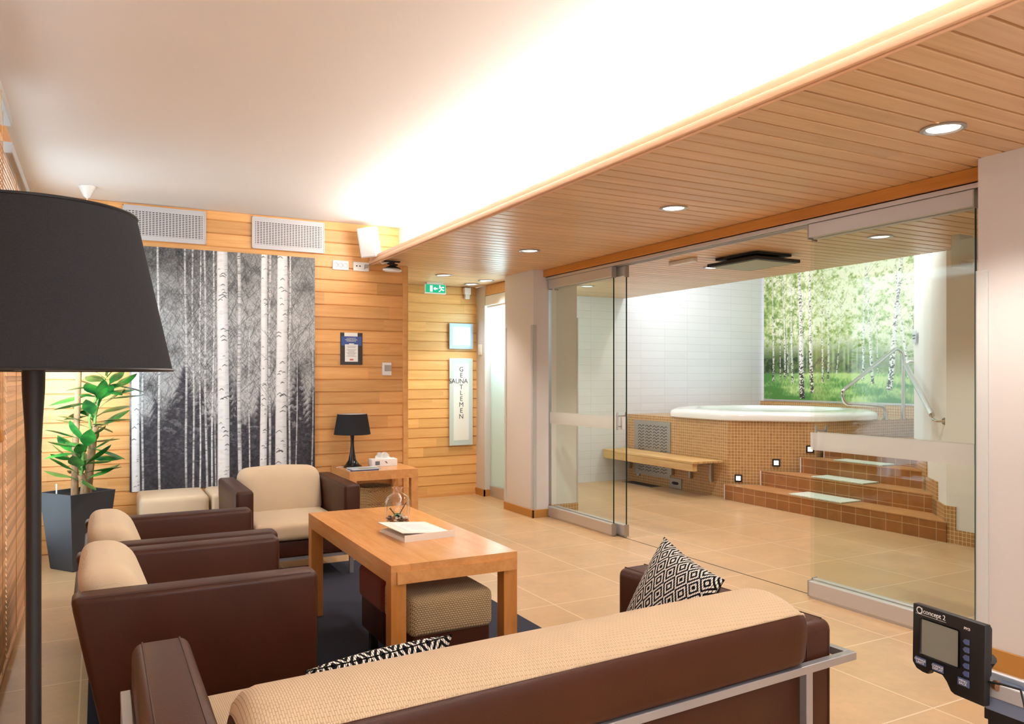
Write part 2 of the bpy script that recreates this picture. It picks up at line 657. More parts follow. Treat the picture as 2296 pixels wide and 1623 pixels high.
# perforated vent plate: rows of short dark slots
t = NT('slotted vent plate')
tc_ = t.n('ShaderNodeTexCoord')
sp = t.n('ShaderNodeSeparateXYZ')
t.l(tc_.outputs['Object'], sp.inputs[0])
fx = t.math('FRACT', t.math('MULTIPLY', sp.outputs[0], 1 / 0.0245))
fz = t.math('FRACT', t.math('MULTIPLY', sp.outputs[2], 1 / 0.0145))
inx = t.math('MULTIPLY', t.math('GREATER_THAN', fx, 0.16), t.math('LESS_THAN', fx, 0.84))
inz = t.math('MULTIPLY', t.math('GREATER_THAN', fz, 0.25), t.math('LESS_THAN', fz, 0.72))
slot = t.math('MULTIPLY', inx, inz)
bx_ = t.math('LESS_THAN', t.math('ABSOLUTE', sp.outputs[0]), 0.281)
bz_ = t.math('LESS_THAN', t.math('ABSOLUTE', t.math('SUBTRACT', sp.outputs[2], 0.135)), 0.098)
slot = t.math('MULTIPLY', slot, t.math('MULTIPLY', bx_, bz_))
M['vent'] = t.set(t.mix(slot, lin(196, 194, 196), lin(70, 64, 60)), 0.5, 0.2)

# bath mat texture is real geometry; printed pictures take their colours from a fine mesh
t = NT('printed picture')
pa = t.n('ShaderNodeAttribute', attribute_name='print')
M['print'] = t.set(pa.outputs['Color'], 0.42, 0, 0.35)
t = NT('printed mural')
pa = t.n('ShaderNodeAttribute', attribute_name='print')
M['mural'] = t.set(pa.outputs['Color'], 0.3, 0, 0.4)


def s2l(a):
    a = np.clip(a, 0, 1)
    return np.where(a <= 0.04045, a / 12.92, ((a + 0.055) / 1.055) ** 2.4)


def picture(name, rgb, origin, ux, uy, mat, parent, thick):
    """a thin printed board: rgb (H,W,3) sRGB, row 0 at the bottom; ux, uy span the board; a fine mesh carries the print"""
    H, W, _ = rgb.shape
    o = np.array(origin, float)
    ux, uy = np.array(ux, float), np.array(uy, float)
    nrm = np.cross(ux, uy)
    nrm /= np.linalg.norm(nrm)
    u = np.linspace(0, 1, W)
    v = np.linspace(0, 1, H)
    P = o + u[None, :, None] * ux + v[:, None, None] * uy + nrm * thick
    P = P.reshape(-1, 3)
    idx = np.arange(H * W).reshape(H, W)
    q = np.stack([idx[:-1, :-1], idx[:-1, 1:], idx[1:, 1:], idx[1:, :-1]], -1).reshape(-1, 4)
    me = bpy.data.meshes.new(name)
    me.vertices.add(len(P))
    me.vertices.foreach_set('co', P.astype(np.float32).ravel())
    me.loops.add(q.size)
    me.loops.foreach_set('vertex_index', q.astype(np.int32).ravel())
    me.polygons.add(len(q))
    me.polygons.foreach_set('loop_start', np.arange(0, q.size, 4, dtype=np.int32))
    me.update(calc_edges=True)
    ca = me.color_attributes.new('print', 'FLOAT_COLOR', 'POINT')
    c4 = np.ones((H * W, 4), np.float32)
    c4[:, :3] = s2l(rgb.reshape(-1, 3))
    ca.data.foreach_set('color', c4.ravel())
    me.materials.append(mat)
    ob = bpy.data.objects.new(name, me)
    COL.objects.link(ob)
    ob.parent = parent
    return ob


def vnoise(H, W, sy, sx, rng):
    g = rng.random((int(sy) + 2, int(sx) + 2))
    y = np.linspace(0, sy, H)
    x = np.linspace(0, sx, W)
    y0, x0 = y.astype(int), x.astype(int)
    fy, fx = (y - y0)[:, None], (x - x0)[None, :]
    fy, fx = fy * fy * (3 - 2 * fy), fx * fx * (3 - 2 * fx)
    a = g[y0][:, x0]
    b = g[y0][:, x0 + 1]
    c = g[y0 + 1][:, x0]
    d = g[y0 + 1][:, x0 + 1]
    return (a * (1 - fx) + b * fx) * (1 - fy) + (c * (1 - fx) + d * fx) * fy


def fbm(H, W, sy, sx, rng, oc=4):
    s, a, tot = 0, 1, 0
    for _ in range(oc):
        s = s + a * vnoise(H, W, sy, sx, rng)
        tot += a
        a *= 0.55
        sy *= 2
        sx *= 2
    return s / tot


def dash(img, x0, y0, x1, y1, w, col, al):
    """a soft straight stroke on img (row 0 at the bottom)"""
    H, W = img.shape[:2]
    n = int(max(abs(x1 - x0), abs(y1 - y0))) + 1
    for k in range(n + 1):
        x = x0 + (x1 - x0) * k / n
        y = y0 + (y1 - y0) * k / n
        xi, yi = int(x), int(y)
        if 0 <= yi < H:
            a, b = max(0, int(round(x - w / 2))), min(W, int(round(x + w / 2)) + 1)
            if b > a:
                img[yi, a:b] = img[yi, a:b] * (1 - al) + np.array(col) * al


def stroke(img, pts, w, col, al):
    """a thin antialiased polyline in pixel coordinates (row 0 at the bottom)"""
    H, W = img.shape[:2]
    for (xa, ya), (xb, yb) in zip(pts[:-1], pts[1:]):
        n = int(max(abs(xb - xa), abs(yb - ya)) * 1.2) + 1
        t_ = np.arange(n) / n
        x, y = xa + (xb - xa) * t_, ya + (yb - ya) * t_
        xi, yi = np.floor(x).astype(int), np.floor(y).astype(int)
        fx = x - xi
        for dx, wt in ((0, 1 - fx), (1, fx)):
            X = xi + dx
            ok = (X >= 0) & (X < W) & (yi >= 0) & (yi < H)
            k = (wt * al * w)[ok][:, None]
            img[yi[ok], X[ok]] = img[yi[ok], X[ok]] * (1 - k) + np.array(col) * k


def twig(rng, x, y, L, ang, bend, n=5):
    pts = [(x, y)]
    for k in range(n):
        x += L / n * math.cos(ang)
        y += L / n * math.sin(ang)
        ang += bend / n + rng.normal() * 0.08
        pts.append((x, y))
    return pts


def birch_print(W=430, H=572):
    rng = np.random.default_rng(3)
    u = np.linspace(0, 1, W)[None, :]
    v = np.linspace(0, 1, H)[:, None]
    sky = 0.70 + 0.16 * (fbm(H, W, 5, 4, rng) - 0.5) - 0.16 * np.clip((v - 0.72) / 0.28, 0, 1) - 0.06 * (u < 0.25)
    dens = fbm(H, W, 14, 10, rng, 4)
    fine = fbm(H, W, 190, 160, rng, 2)
    sky = sky - np.clip(dens - 0.45, 0, 1) * 0.7 * (0.4 + fine) - 0.16 * (fine - 0.5)
    img = np.repeat(sky[:, :, None], 3, 2)
    for _ in range(2600):
        x, y = rng.random() * W, (0.25 + 0.78 * rng.random()) * H
        sg = rng.choice((-1, 1))
        stroke(img, twig(rng, x, y, 12 + 38 * rng.random(), PI / 2 + sg * (0.2 + 0.8 * rng.random()), -sg * (rng.random() * 1.3 - 0.5)), 1, (0.22,) * 3, 0.16 + 0.30 * rng.random())
    # dark spruces low down, with ragged drooping sides
    shape = np.zeros((H, W))
    low = 0.20 + 0.16 * fbm(1, W, 1, 9, rng, 3)[0][None, :] + 0.06 * fbm(H, W, 40, 40, rng, 3)
    shape = np.maximum(shape, np.clip((low - v) / 0.05, 0, 1))
    for (c, top, sp_) in [(0.03, .40, .07), (0.13, .44, .08), (0.27, .53, .12), (0.36, .46, .10), (0.50, .56, .06), (0.545, .45, .07), (0.68, .44, .07), (0.74, .40, .06), (0.90, .56, .075), (0.99, .50, .06), (0.2, .40, .1), (0.82, .42, .07)]:
        d = np.clip(top - v, 0, 1)
        saw = (d * 34 + 0.7 * np.sin(u * 60)) % 1.0
        half = sp_ * np.clip(d / 0.28, 0, 1.25) * (0.55 + 0.55 * saw) + 0.004
        shape = np.maximum(shape, np.clip((half - np.abs(u - c)) / 0.02, 0, 1) * (d > 0))
    gaps = np.clip((fbm(H, W, 60, 46, rng, 3) - 0.60) * 9, 0, 1) * np.clip((v - 0.12) / 0.2, 0, 1)
    k = (shape * (1 - 0.75 * gaps))[:, :, None]
    dk = (0.15 + 0.16 * fbm(H, W, 110, 90, rng, 2) + 0.05 * (fbm(H, W, 6, 6, rng) - 0.5))[:, :, None] * np.array([1.0, 0.98, 1.10])
    img = img * (1 - k) + dk * k
    for _ in range(300):
        x, y = rng.random() * W, (0.10 + rng.random() * 0.36) * H
        stroke(img, [(x, y), (x + 3 + 10 * rng.random(), y - 2.5 * rng.random())], 1, (0.66,) * 3, 0.4)
    trunks = [(65, 62, 44), (105, 108, 12), (205, 196, 13), (368, 360, 13), (412, 404, 11), (450, 452, 10), (492, 478, 13), (525, 540, 11), (548, 548, 8),
              (600, 590, 72), (703, 698, 24), (765, 768, 9), (858, 866, 44), (900, 902, 15), (975, 988, 74), (1034, 1040, 12), (1082, 1094, 7), (1192, 1208, 9)]
    bark = fbm(H, W, 150, 30, rng, 3)
    X = np.arange(W)[None, :] + 0.5
    Y = (np.arange(H) / H)[:, None]
    for (xb, xt, w) in sorted(trunks, key=lambda q: q[2]):
        b, tp = (xb - 30) / 1185 * W, (xt - 30) / 1185 * W
        wid = w / 1185 * W
        ph = rng.random() * 6
        c = b + (tp - b) * Y + (1.2 if w < 30 else 0.5) * np.sin(Y * 8 + ph)
        ww = wid * (1.08 - 0.16 * Y)
        cov = np.clip(ww / 2 - np.abs(X - c) + 0.5, 0, 1)
        if w < 10:
            cov = cov * np.clip((0.72 - Y) / 0.1, 0, 1)
        e = (X - c) / np.maximum(ww, 1)
        g = (0.92 if w > 30 else 0.76 + 0.10 * rng.random()) - 0.34 * np.clip(e - 0.05, 0, 1) - 0.5 * np.clip(-e - 0.34, 0, 1)
        g = g - 0.22 * np.clip(bark - 0.55, 0, 1) - (0.28 * np.clip(fbm(H, W, 90, 3, rng, 2) - 0.52, 0, 1) * 2.5 if w < 30 else 0)
        img = img * (1 - cov[:, :, None]) + g[:, :, None] * cov[:, :, None]
        for _ in range(int(H / (19 if w > 30 else 9))):
            y = rng.random() * H
            cc = b + (tp - b) * y / H
            if w > 30:
                s = wid * (0.10 + 0.22 * rng.random())
                cx = cc + (rng.random() - 0.42) * wid * 0.75
                d = s * (0.35 + 0.4 * rng.random())
                for q in range(1 + int(s / 4)):
                    stroke(img, [(max(cx - s, cc - wid / 2), y - d - q * .4), (cx - s * .3, y - q), (cx, y - q * 1.2 + 1)], 1, (0.17,) * 3, 0.85)
                    stroke(img, [(cx, y - q * 1.2 + 1), (cx + s * .3, y - q), (min(cx + s, cc + wid / 2), y - d - q * .4)], 1, (0.17,) * 3, 0.85)
                if rng.random() < 0.5:
                    stroke(img, [(cc + wid * .2, y + 9), (cc + wid * .48, y + 10)], 1, (0.35,) * 3, 0.7)
            else:
                stroke(img, [(cc - wid / 2, y), (cc + wid * (0.5 * rng.random()), y + 0.5)], 1, (0.22,) * 3, 0.7)
        for _ in range(34 if w < 30 else 16):
            y = (0.32 + 0.7 * rng.random()) * H
            cc = b + (tp - b) * y / H
            sg = rng.choice((-1, 1))
            stroke(img, twig(rng, cc + sg * wid / 2, y, 24 + 55 * rng.random(), PI / 2 - sg * (0.35 + 0.5 * rng.random()), -sg * (rng.random() - 0.6)), 1, (0.2,) * 3, 0.5)
    return np.clip(img, 0, 1)


def mural_print(W=420, H=346):
    rng = np.random.default_rng(11)
    u = np.linspace(0, 1.13, W)[None, :]
    v = np.linspace(0, 1, H)[:, None]
    f = fbm(H, W, 9, 10, rng, 4)
    lf_ = fbm(H, W, 120, 140, rng, 2)
    f2 = fbm(H, W, 38, 42, rng, 4)
    pale = np.array([0.95, 0.95, 0.85])
    mid = np.array([0.69, 0.76, 0.49])
    leafy = np.array([0.47, 0.58, 0.30])
    deep = np.array([0.15, 0.23, 0.13])
    glow = np.clip(1.2 - ((u - 0.68) / 0.60) ** 2 - ((v - 1.0) / 0.80) ** 2, 0, 1)
    k = np.clip((f - 0.45) * 1.6 + (f2 - 0.5) * 2.6 + (lf_ - 0.5) * 1.5 + 0.18 + glow * 0.62, 0, 1)[:, :, None]
    img = mid * (1 - k) + pale * k
    k2 = np.clip((0.46 - f2) * 4.5 + (0.5 - lf_) * 1.4 + 0.12 - glow * 0.7, 0, 1)[:, :, None]
    img = img * (1 - k2) + leafy * k2
    low = np.exp(-((v - 0.25) / 0.11) ** 2) * np.clip(1.15 - u * 0.85, 0.30, 1)
    dk = np.clip(low * (0.35 + 1.9 * (f2 - 0.25) + 0.8 * (lf_ - 0.5)), 0, 0.95)[:, :, None]
    img = img * (1 - dk) + deep * dk
    far = np.clip((fbm(1, W, 1, 90, rng, 2)[0][None, :] - 0.56) * 7, 0, 1) * np.clip(1 - np.abs(v - 0.30) / 0.16, 0, 1) * 0.55
    img = img * (1 - far[:, :, None]) + np.array([0.84, 0.86, 0.78]) * far[:, :, None]
    edge = 0.195 + 0.012 * (fbm(1, W, 1, 60, rng, 2)[0][None, :] - 0.5)
    g = np.clip((edge - v) / 0.014, 0, 1)[:, :, None]
    blade = fbm(H, W, 70, 190, rng, 2)
    band = fbm(H, W, 14, 5, rng, 3)
    bl = np.clip((band - 0.38) * 2.6 + (blade - 0.5) * 0.9 + 0.1, 0, 1)[:, :, None]
    grass = np.array([0.33, 0.55, 0.27]) * (1 - bl) + np.array([0.76, 0.86, 0.55]) * bl
    img = img * (1 - g) + grass * g

    def U(x):
        return (x - 293) / 1362.0 / 1.13 * W
    trunks = [(395, 392, 17, .13, .98), (470, 460, 9, .16, .55), (520, 496, 18, .15, .95), (548, 538, 11, .16, .6), (592, 578, 20, .12, 1), (695, 658, 44, .01, 1), (788, 752, 30, .05, 1),
              (880, 886, 15, .12, 1), (930, 945, 14, .14, .8), (1010, 1060, 10, .18, .7), (1232, 1262, 18, .14, 1), (1315, 1262, 22, .12, .9), (1440, 1545, 42, .08, 1), (1590, 1480, 22, .16, .95), (1640, 1610, 12, .2, .7), (1360, 1350, 8, .18, .6)]
    Xp = np.arange(W)[None, :] + 0.5
    sp2 = fbm(H, W, 150, 150, rng, 2)
    for (xb, xt, w, v0, v1) in sorted(trunks, key=lambda q: q[2]):
        b, tp, wid = U(xb), U(xt), w / 1362.0 / 1.13 * W
        s_ = (v - v0) / (v1 - v0)
        c = b + (tp - b) * (np.clip(s_, 0, 1) ** 0.8 if w > 28 else s_) + 1.0 * np.sin(v * 7 + xb)
        ww = wid * (1.1 - 0.5 * s_)
        fade = (1.0 if w > 28 else 0.85) - 0.45 * np.clip(v - 0.5, 0, 1) * (1.0 if w > 28 else 1.5)
        cov = np.clip(ww / 2 - np.abs(Xp - c) + 0.5, 0, 1) * fade * (s_ > 0) * np.clip((1.02 - s_) / 0.15, 0, 1)
        e = (Xp - c) / np.maximum(ww, 1)
        dkn = np.clip((0.36 - v) / 0.34, 0, 1)
        spot = np.clip((sp2 - (0.66 - 0.36 * dkn)) * 9, 0, 1)
        gcol = (0.95 - 0.16 * np.clip(e + .1, 0, 1))
        gcol = gcol * (1 - spot) + 0.2 * spot
        tr_ = gcol[:, :, None] * np.array([1, 0.985, 0.965])
        img = img * (1 - cov[:, :, None]) + tr_ * cov[:, :, None]
        for _ in range(int(w * 0.6)):
            sv = rng.random()
            y = (v0 + (v1 - v0) * sv) * H
            cc = b + (tp - b) * (sv ** 0.8 if w > 28 else sv) + math.sin(y / H * 7 + xb)
            L = wid * (0.12 + 0.28 * rng.random()) * (1.1 - 0.5 * sv)
            for q in range(2 if w > 28 else 1):
                stroke(img, [(cc - L, y - L * .6 + q), (cc, y + q), (cc + L, y - L * .6 + q)], 1, (0.34, 0.28, 0.22), 0.75)
        for _ in range(10):
            sv = 0.4 + 0.6 * rng.random()
            y = (v0 + (v1 - v0) * sv) * H
            cc = b + (tp - b) * sv
            sg = rng.choice((-1, 1))
            stroke(img, twig(rng, cc, y, 14 + 26 * rng.random(), PI / 2 - sg * (0.5 + 0.5 * rng.random()), sg * 0.4), 1, (0.5, 0.46, 0.36), 0.35)
    return np.clip(img, 0, 1)


# ------------------------------------------------------------------ the shell
CZ = 2.73      # main ceiling
SZ = 2.38      # slatted ceiling
BY = 6.87      # plank wall with the poster
RY = 8.15      # recess wall

floor = struct(MB().box(-0.6, 8.9, -3.0, 8.6, -0.06, 0).build('floor', M['floor'], smooth=0, recentre=False))
struct(MB().box(-0.6, 2.467, -3.0, BY + 0.1, CZ, CZ + 0.06).build('ceiling', M['ceil'], smooth=0))
struct(MB().box(2.467, 2.53, -3.0, BY + 0.1, SZ + 0.03, CZ + 0.06).build('wall_cove', M['white'], smooth=0))


def boards(axis, lo, hi, pitch, u0, u1, face, depth, gap=0.006, lens=(0.9, 2.4), bev=0.004):
    """one field of boards; axis = the running axis; returns a MB. boards stack along the other axis"""
    mb = MB()
    k = 0
    p = lo
    while p < hi - 0.004:
        q = min(p + pitch, hi)
        a = u0 - random.random() * lens[1]
        while a < u1:
            b = a + lens[0] + random.random() * (lens[1] - lens[0])
            c0, c1 = max(a, u0), min(b, u1)
            if c1 - c0 > 0.02:
                tn = random.random()
                if axis == 'x_wall':      # board runs along x on a wall facing -y at y=face
                    mb.prism([(face, p), (face, p + 0.0), (face, q - gap)][:0] or [(face + depth, p), (face + 0.010, p), (face, p + 0.008), (face, q - gap - 0.001), (face + 0.010, q - gap + 0.0005), (face + 0.010, q), (face + depth, q)], 'x', c0, c1, tint=tn)
                elif axis == 'x_ceil':    # board runs along x on a ceiling facing down at z=face
                    mb.prism([(p, face + depth), (p, face + 0.014), (p + 0.002, face + 0.003), (p + 0.005, face), (q - gap - 0.003, face), (q - gap, face + 0.003), (q - gap, face + 0.014), (q, face + 0.014), (q, face + depth)], 'x', c0, c1, tint=tn)
            a = b
        p = q
        k += 1
    return mb


struct(boards('x_wall', 0.0, CZ, 0.1105, -0.6, 2.53, BY, 0.05).build('wall_back', M['plank'], smooth=0, recentre=False))
struct(boards('x_wall', 0.02, SZ, 0.108, 2.55, 3.87, RY, 0.05).build('wall_back_recess', M['plank_pale'], smooth=0, recentre=False))
struct(MB().box(2.51, 2.56, BY + 0.005, RY + 0.05, 0, SZ).build('wall_side_recess', M['plank_pale'], smooth=0))
struct(MB().box(2.505, 2.545, BY - 0.018, BY + 0.02, 0, SZ, b=0.004).build('trim_1', M['plank'], smooth=0))
struct(MB().box(2.56, 3.87, RY - 0.012, RY, 0, 0.035).build('baseboard_recess', M['plank'], smooth=0))

# slatted ceiling over the passage and over the pool
struct(boards('x_ceil', -2.95, RY + 0.05, 0.1098, 2.19, 3.86, SZ, 0.03, gap=0.011, lens=(4, 5)).build('ceiling_slats', M['soffit'], smooth=0, recentre=False))
struct(boards('x_ceil', 2.2, 8.37, 0.1098, 3.95, 6.12, SZ, 0.03, gap=0.011, lens=(4, 5)).build('ceiling_pool', M['soffit'], smooth=0, recentre=False))
struct(MB().box(2.19, 3.95, -3.0, RY + 0.1, SZ + 0.031, SZ + 0.05).build('ceiling_backing', M['white'], smooth=0))
struct(MB().box(6.09, 6.12, 2.2, 8.37, SZ + 0.031, 3.05).build('wall_pool_cove', M['white'], smooth=0))
struct(MB().box(3.95, 8.9, 2.1, 8.6, 3.05, 3.1).build('ceiling_alcove', M['white'], smooth=0))
# cove lip: rounded lower band and a plain upper band
fb = MB()
fb.box(2.178, 2.2, -3.0, BY, SZ - 0.008, SZ + 0.026, b=0.006)
fb.box(2.188, 2.206, -3.0, BY, SZ + 0.026, SZ + 0.062, b=0.003)
fb.box(2.2, 2.212, -3.0, BY, SZ - 0.016, SZ - 0.001, b=0.003)
struct(fb.build('trim_2', M['fascia'], smooth=30))

# left side: wall with a wide window behind wooden blinds
lw = MB()
lw.box(-0.6, -0.46, -3.0, BY, 0, 0.12)
lw.box(-0.6, -0.46, -3.0, BY, 2.62, CZ)
lw.box(-0.6, -0.46, 6.55, BY, 0.12, 2.62)
lw.box(-0.6, -0.46, -3.0, 0.2, 0.12, 2.62)
struct(lw.build('wall_left', M['white'], smooth=0))
wf = struct(MB().box(-0.55, -0.45, 0.2, 0.26, 0.12, 2.62).box(-0.55, -0.45, 6.49, 6.55, 0.12, 2.62).box(-0.55, -0.45, 3.9, 3.96, 0.12, 2.62).box(-0.55, -0.45, 0.26, 6.49, 2.58, 2.62).box(-0.55, -0.45, 0.26, 6.49, 0.12, 0.17).build('window_1', M['plast'], smooth=0))
MB().box(-0.52, -0.512, 0.26, 6.49, 0.17, 2.58).build('pane', M['glass'], wf, smooth=0).matrix_parent_inverse = Matrix.Translation(wf.location).inverted()
struct(MB().box(-0.46, -0.42, 3.2, 6.8, 2.56, 2.66, b=0.004).build('trim_3', M['beam'], smooth=0))

# rear wall with window openings, behind the camera
rw = MB()
rw.box(-0.6, 4.2, -3.1, -3.0, 0, 0.5)
rw.box(-0.6, 4.2, -3.1, -3.0, 2.5, CZ + 0.06)
rw.box(-0.6, -0.3, -3.1, -3.0, 0.5, 2.5)
rw.box(3.1, 4.2, -3.1, -3.0, 0.5, 2.5)
struct(rw.build('wall_rear', M['plank'], smooth=0))
struct(MB().box(3.67, 3.95, -3.0, 2.215, 0, SZ).build('wall_right', M['greywall'], smooth=0))
struct(MB().box(3.655, 3.67, -3.0, 2.235, 0, 0.095, b=0.002).box(3.655, 3.86, 2.215, 2.232, 0, 0.095, b=0.002).build('baseboard_right', M['base'], smooth=0))

# left pillar, recess pier and frosted door
struct(MB().box(3.69, 3.86, 6.50, 7.09, 0, SZ).build('wall_pillar', M['greywall'], smooth=0))
struct(MB().box(3.675, 3.69, 6.485, 7.09, 0, 0.075, b=0.002).box(3.675, 3.86, 6.485, 6.5, 0, 0.075, b=0.002).build('baseboard_pillar', M['base'], smooth=0))
struct(MB().box(3.87, 4.0, 7.93, RY + 0.05, 0, SZ).build('wall_pier', M['greywall'], smooth=0))
struct(MB().box(3.855, 3.87, 7.915, RY, 0, 0.075).box(3.855, 4.0, 7.915, 7.93, 0, 0.075).build('baseboard_pier', M['base'], smooth=0))
struct(MB().box(3.88, 4.0, 7.09, 7.93, 2.27, SZ).build('trim_4', M['plank_pale'], smooth=0))
d2 = struct(MB().box(3.93, 3.97, 7.09, 7.93, 0.0, 0.12, b=0.004).build('door_1', M['alu'], smooth=0, recentre=False))
MB().box(3.945, 3.957, 7.09, 7.93, 0.12, 2.27).build('pane', M['frostpane'], d2, smooth=0)
struct(MB().box(4.0, 4.6, 7.09, 8.2, 0, 0.001).build('floor_outside', M['greywall'], smooth=0))
# corner guards
gd = MB()
gd.box(3.683, 3.69, 6.494, 6.54, 0.09, 1.85).box(3.683, 3.725, 6.494, 6.5, 0.09, 1.85)
struct(gd.build('trim_5', M['guard'], smooth=0))
gd = MB()
gd.box(3.683, 3.69, 7.05, 7.095, 0.09, 1.85)
struct(gd.build('trim_6', M['guard'], smooth=0))
gd = MB()
gd.box(3.662, 3.668, 2.165, 2.222, 0.1, 1.85).box(3.662, 3.72, 2.216, 2.222, 0.1, 1.85)
struct(gd.build('trim_7', M['guard'], smooth=0))

# pool room shell
struct(MB().box(3.95, 8.7, 8.37, 8.47, 0, 3.05).build('wall_pool_end', M['whitetile'], smooth=0))
struct(MB().box(8.6, 8.7, 4.6, 8.37, 0, 3.05).build('wall_pool_mural', M['whitetile'], smooth=0))
struct(MB().box(8.575, 8.6, 5.0, 8.37, 0.8, 1.0).build('trim_8', M['mosaic'], smooth=0))
sw = MB()
sw.prism([(6.13, 2.2), (6.13, 3.96), (6.93, 4.80), (8.6, 4.80), (8.6, 2.2)], 'z', 0, 3.05)
struct(sw.build('wall_pool_side', M['white'], smooth=0))
struct(MB().box(3.95, 6.13, 2.1, 2.2, 0, SZ).build('wall_pool_near', M['white'], smooth=0))
struct(MB().box(4.0, 4.30, 6.68, 7.09, 0.075, SZ).build('wall_pool_pier', M['white'], smooth=0))
struct(MB().box(3.99, 4.31, 6.67, 7.09, 0, 0.075).build('baseboard_pool_pier', M['mosaic'], smooth=0))
struct(MB().box(4.301, 4.312, 6.672, 6.70, 0.08, 1.95).build('trim_9', M['guard'], smooth=0))
# mosaic border that steps up with the stairs
bd = MB()
bd.box(6.118, 6.13, 2.2, 3.96, 0, 0.115)
bd.box(6.117, 6.13, 3.875, 3.96, 0.115, 0.30)


def diag(t0, t1, z0, z1, th=0.012):
    a, b = Vector((6.13, 3.96)), Vector((6.93, 4.80))
    d = (b - a)
    nn = Vector((-d.y, d.x)).normalized() * th
    p, q = a + d * t0, a + d * t1
    bd.prism([(p.x, p.y), (q.x, q.y), (q.x + nn.x, q.y + nn.y), (p.x + nn.x, p.y + nn.y)], 'z', z0, z1)


diag(0.0, 0.36, 0.0, 0.30)
diag(0.22, 0.66, 0.15, 0.46)
diag(0.54, 1.0, 0.3, 0.62)
diag(0.86, 1.0, 0.5, 0.76)
struct(bd.build('trim_10', M['mosaic'], smooth=0))

# beam and aluminium track over the glass
struct(MB().box(3.80, 3.95, 2.2, 6.66, 2.315, SZ - 0.001, b=0.003).build('trim_11', M['beam'], smooth=0))
tr = MB()
for x0, x1 in ((3.83, 3.845), (3.875, 3.885), (3.915, 3.925), (3.94, 3.95)):
    tr.box(x0, x1, 2.22, 6.6, 2.285, 2.315)
tr.box(3.83, 3.95, 2.22, 6.6, 2.309, 2.315)
struct(tr.build('trim_12', M['alu'], smooth=0))
struct(MB().box(3.905, 3.912, 2.2, 6.6, -0.004, 0.0015).build('trim_13', M['black'], smooth=0))


def glass_panel(nm, x, y0, y1, near_edge=True, rail=True, handle=None):
    p = struct(MB().box(x - 0.02, x + 0.02, y0, y1, 2.20, 2.284, b=0.004).build(nm, M['alu'], smooth=0, recentre=False))
    MB().box(x - 0.021, x + 0.021, y0, y1, 0.012, 0.105, b=0.006).box(x - 0.012, x + 0.012, y0 + 0.01, y1 - 0.01, 0.0, 0.014).build('bottom_rail', M['alu'], p, smooth=0)
    MB().box(x - 0.005, x + 0.005, y0 + 0.004, y1 - 0.004, 0.105, 2.20).build('glass', M['glass'], p, smooth=0)
    MB().box(x - 0.005, x + 0.005, y0 - 0.0005, y0 + 0.004, 0.105, 2.20).build('glass_edge', M['glass_edge'], p, smooth=0)
    MB().box(x - 0.0068, x - 0.0055, y0 + 0.006, y1 - 0.006, 0.905, 1.012).build('frosted_band', M['frost'], p, smooth=0)
    c = MB()
    for yy in (y0, y1):
        c.box(x - 0.023, x + 0.023, yy - 0.004, yy + 0.004, 0.01, 0.108, b=0.002)
        c.box(x - 0.023, x + 0.023, yy - 0.004, yy + 0.004, 2.19, 2.284, b=0.002)
    c.build('rail_end_cap', M['steel_dull'], p, smooth=0)
    if handle:
        h = MB()
        for s in (-1, 1):
            h.tube([(x + s * 0.045, handle, 0.90), (x + s * 0.045, handle, 1.05)], 0.008, 10)
        for z in (0.93, 1.02):
            h.tube([(x - 0.045, handle, z), (x + 0.045, handle, z)], 0.006, 8)
        h.build('handle', M['chrome'], p)
    return p


glass_panel('door_2', 3.86, 5.42, 6.47)
glass_panel('door_3', 3.93, 5.335, 6.47, handle=5.405)
glass_panel('door_4', 3.86, 2.34, 3.36)
glass_panel('door_5', 3.93, 2.34, 3.39, handle=3.47 - 0.13)

# ------------------------------------------------------------------ pool: surround, steps, tub
OX, OY, AP = 7.3, 6.98, 1.15
S8 = AP * math.tan(PI / 8)


def octo(ap):
    r = ap / math.cos(PI / 8)
    return [(OX + r * math.cos(PI / 8 + k * PI / 4), OY + r * math.sin(PI / 8 + k * PI / 4)) for k in range(8)]


TZ = 0.86
sur = MB()
sur.prism([(6.18, 8.365), (6.18, OY - S8), (OX - S8, OY - AP + 0.03), (8.57, OY - AP + 0.03), (8.57, 8.365)], 'z', 0, 0.55)
ring = octo(AP - 0.12)
# upper part as a ring around the shell
outer = [(6.18, 8.365), (6.18, OY - S8), (OX - S8, OY - AP + 0.03), (8.57, OY - AP + 0.03), (8.57, 8.365)]
B = bmesh.new()
ov = [[B.verts.new((x, y, z)) for x, y in outer] for z in (0.55, TZ)]
iv = [[B.verts.new((x, y, z)) for x, y in ring] for z in (0.55, TZ)]
for i in range(5):
    j = (i + 1) % 5
    B.faces.new((ov[0][i], ov[0][j], ov[1][j], ov[1][i]))
for i in range(8):
    j = (i + 1) % 8
    B.faces.new((iv[0][j], iv[0][i], iv[1][i], iv[1][j]))
bmesh.ops.triangle_fill(B, edges=[e for e in B.edges if all(abs(vv.co.z - TZ) < 1e-6 for vv in e.verts)], use_beauty=True)
bmesh.ops.recalc_face_normals(B, faces=B.faces)
sur.bm(B)
struct(sur.build('wall_tub_surround', M['mosaic'], smooth=0))
# steps: four risers rising to the right, between the tub and the slanted side wall
LP = [(6.105, 6.48, 0.168), (6.405, 6.24, 0.326), (6.66, 5.92, 0.488), (6.88, 5.80, 0.655)]


def dwall(x):
    return 3.96 + (x - 6.13) * 1.05


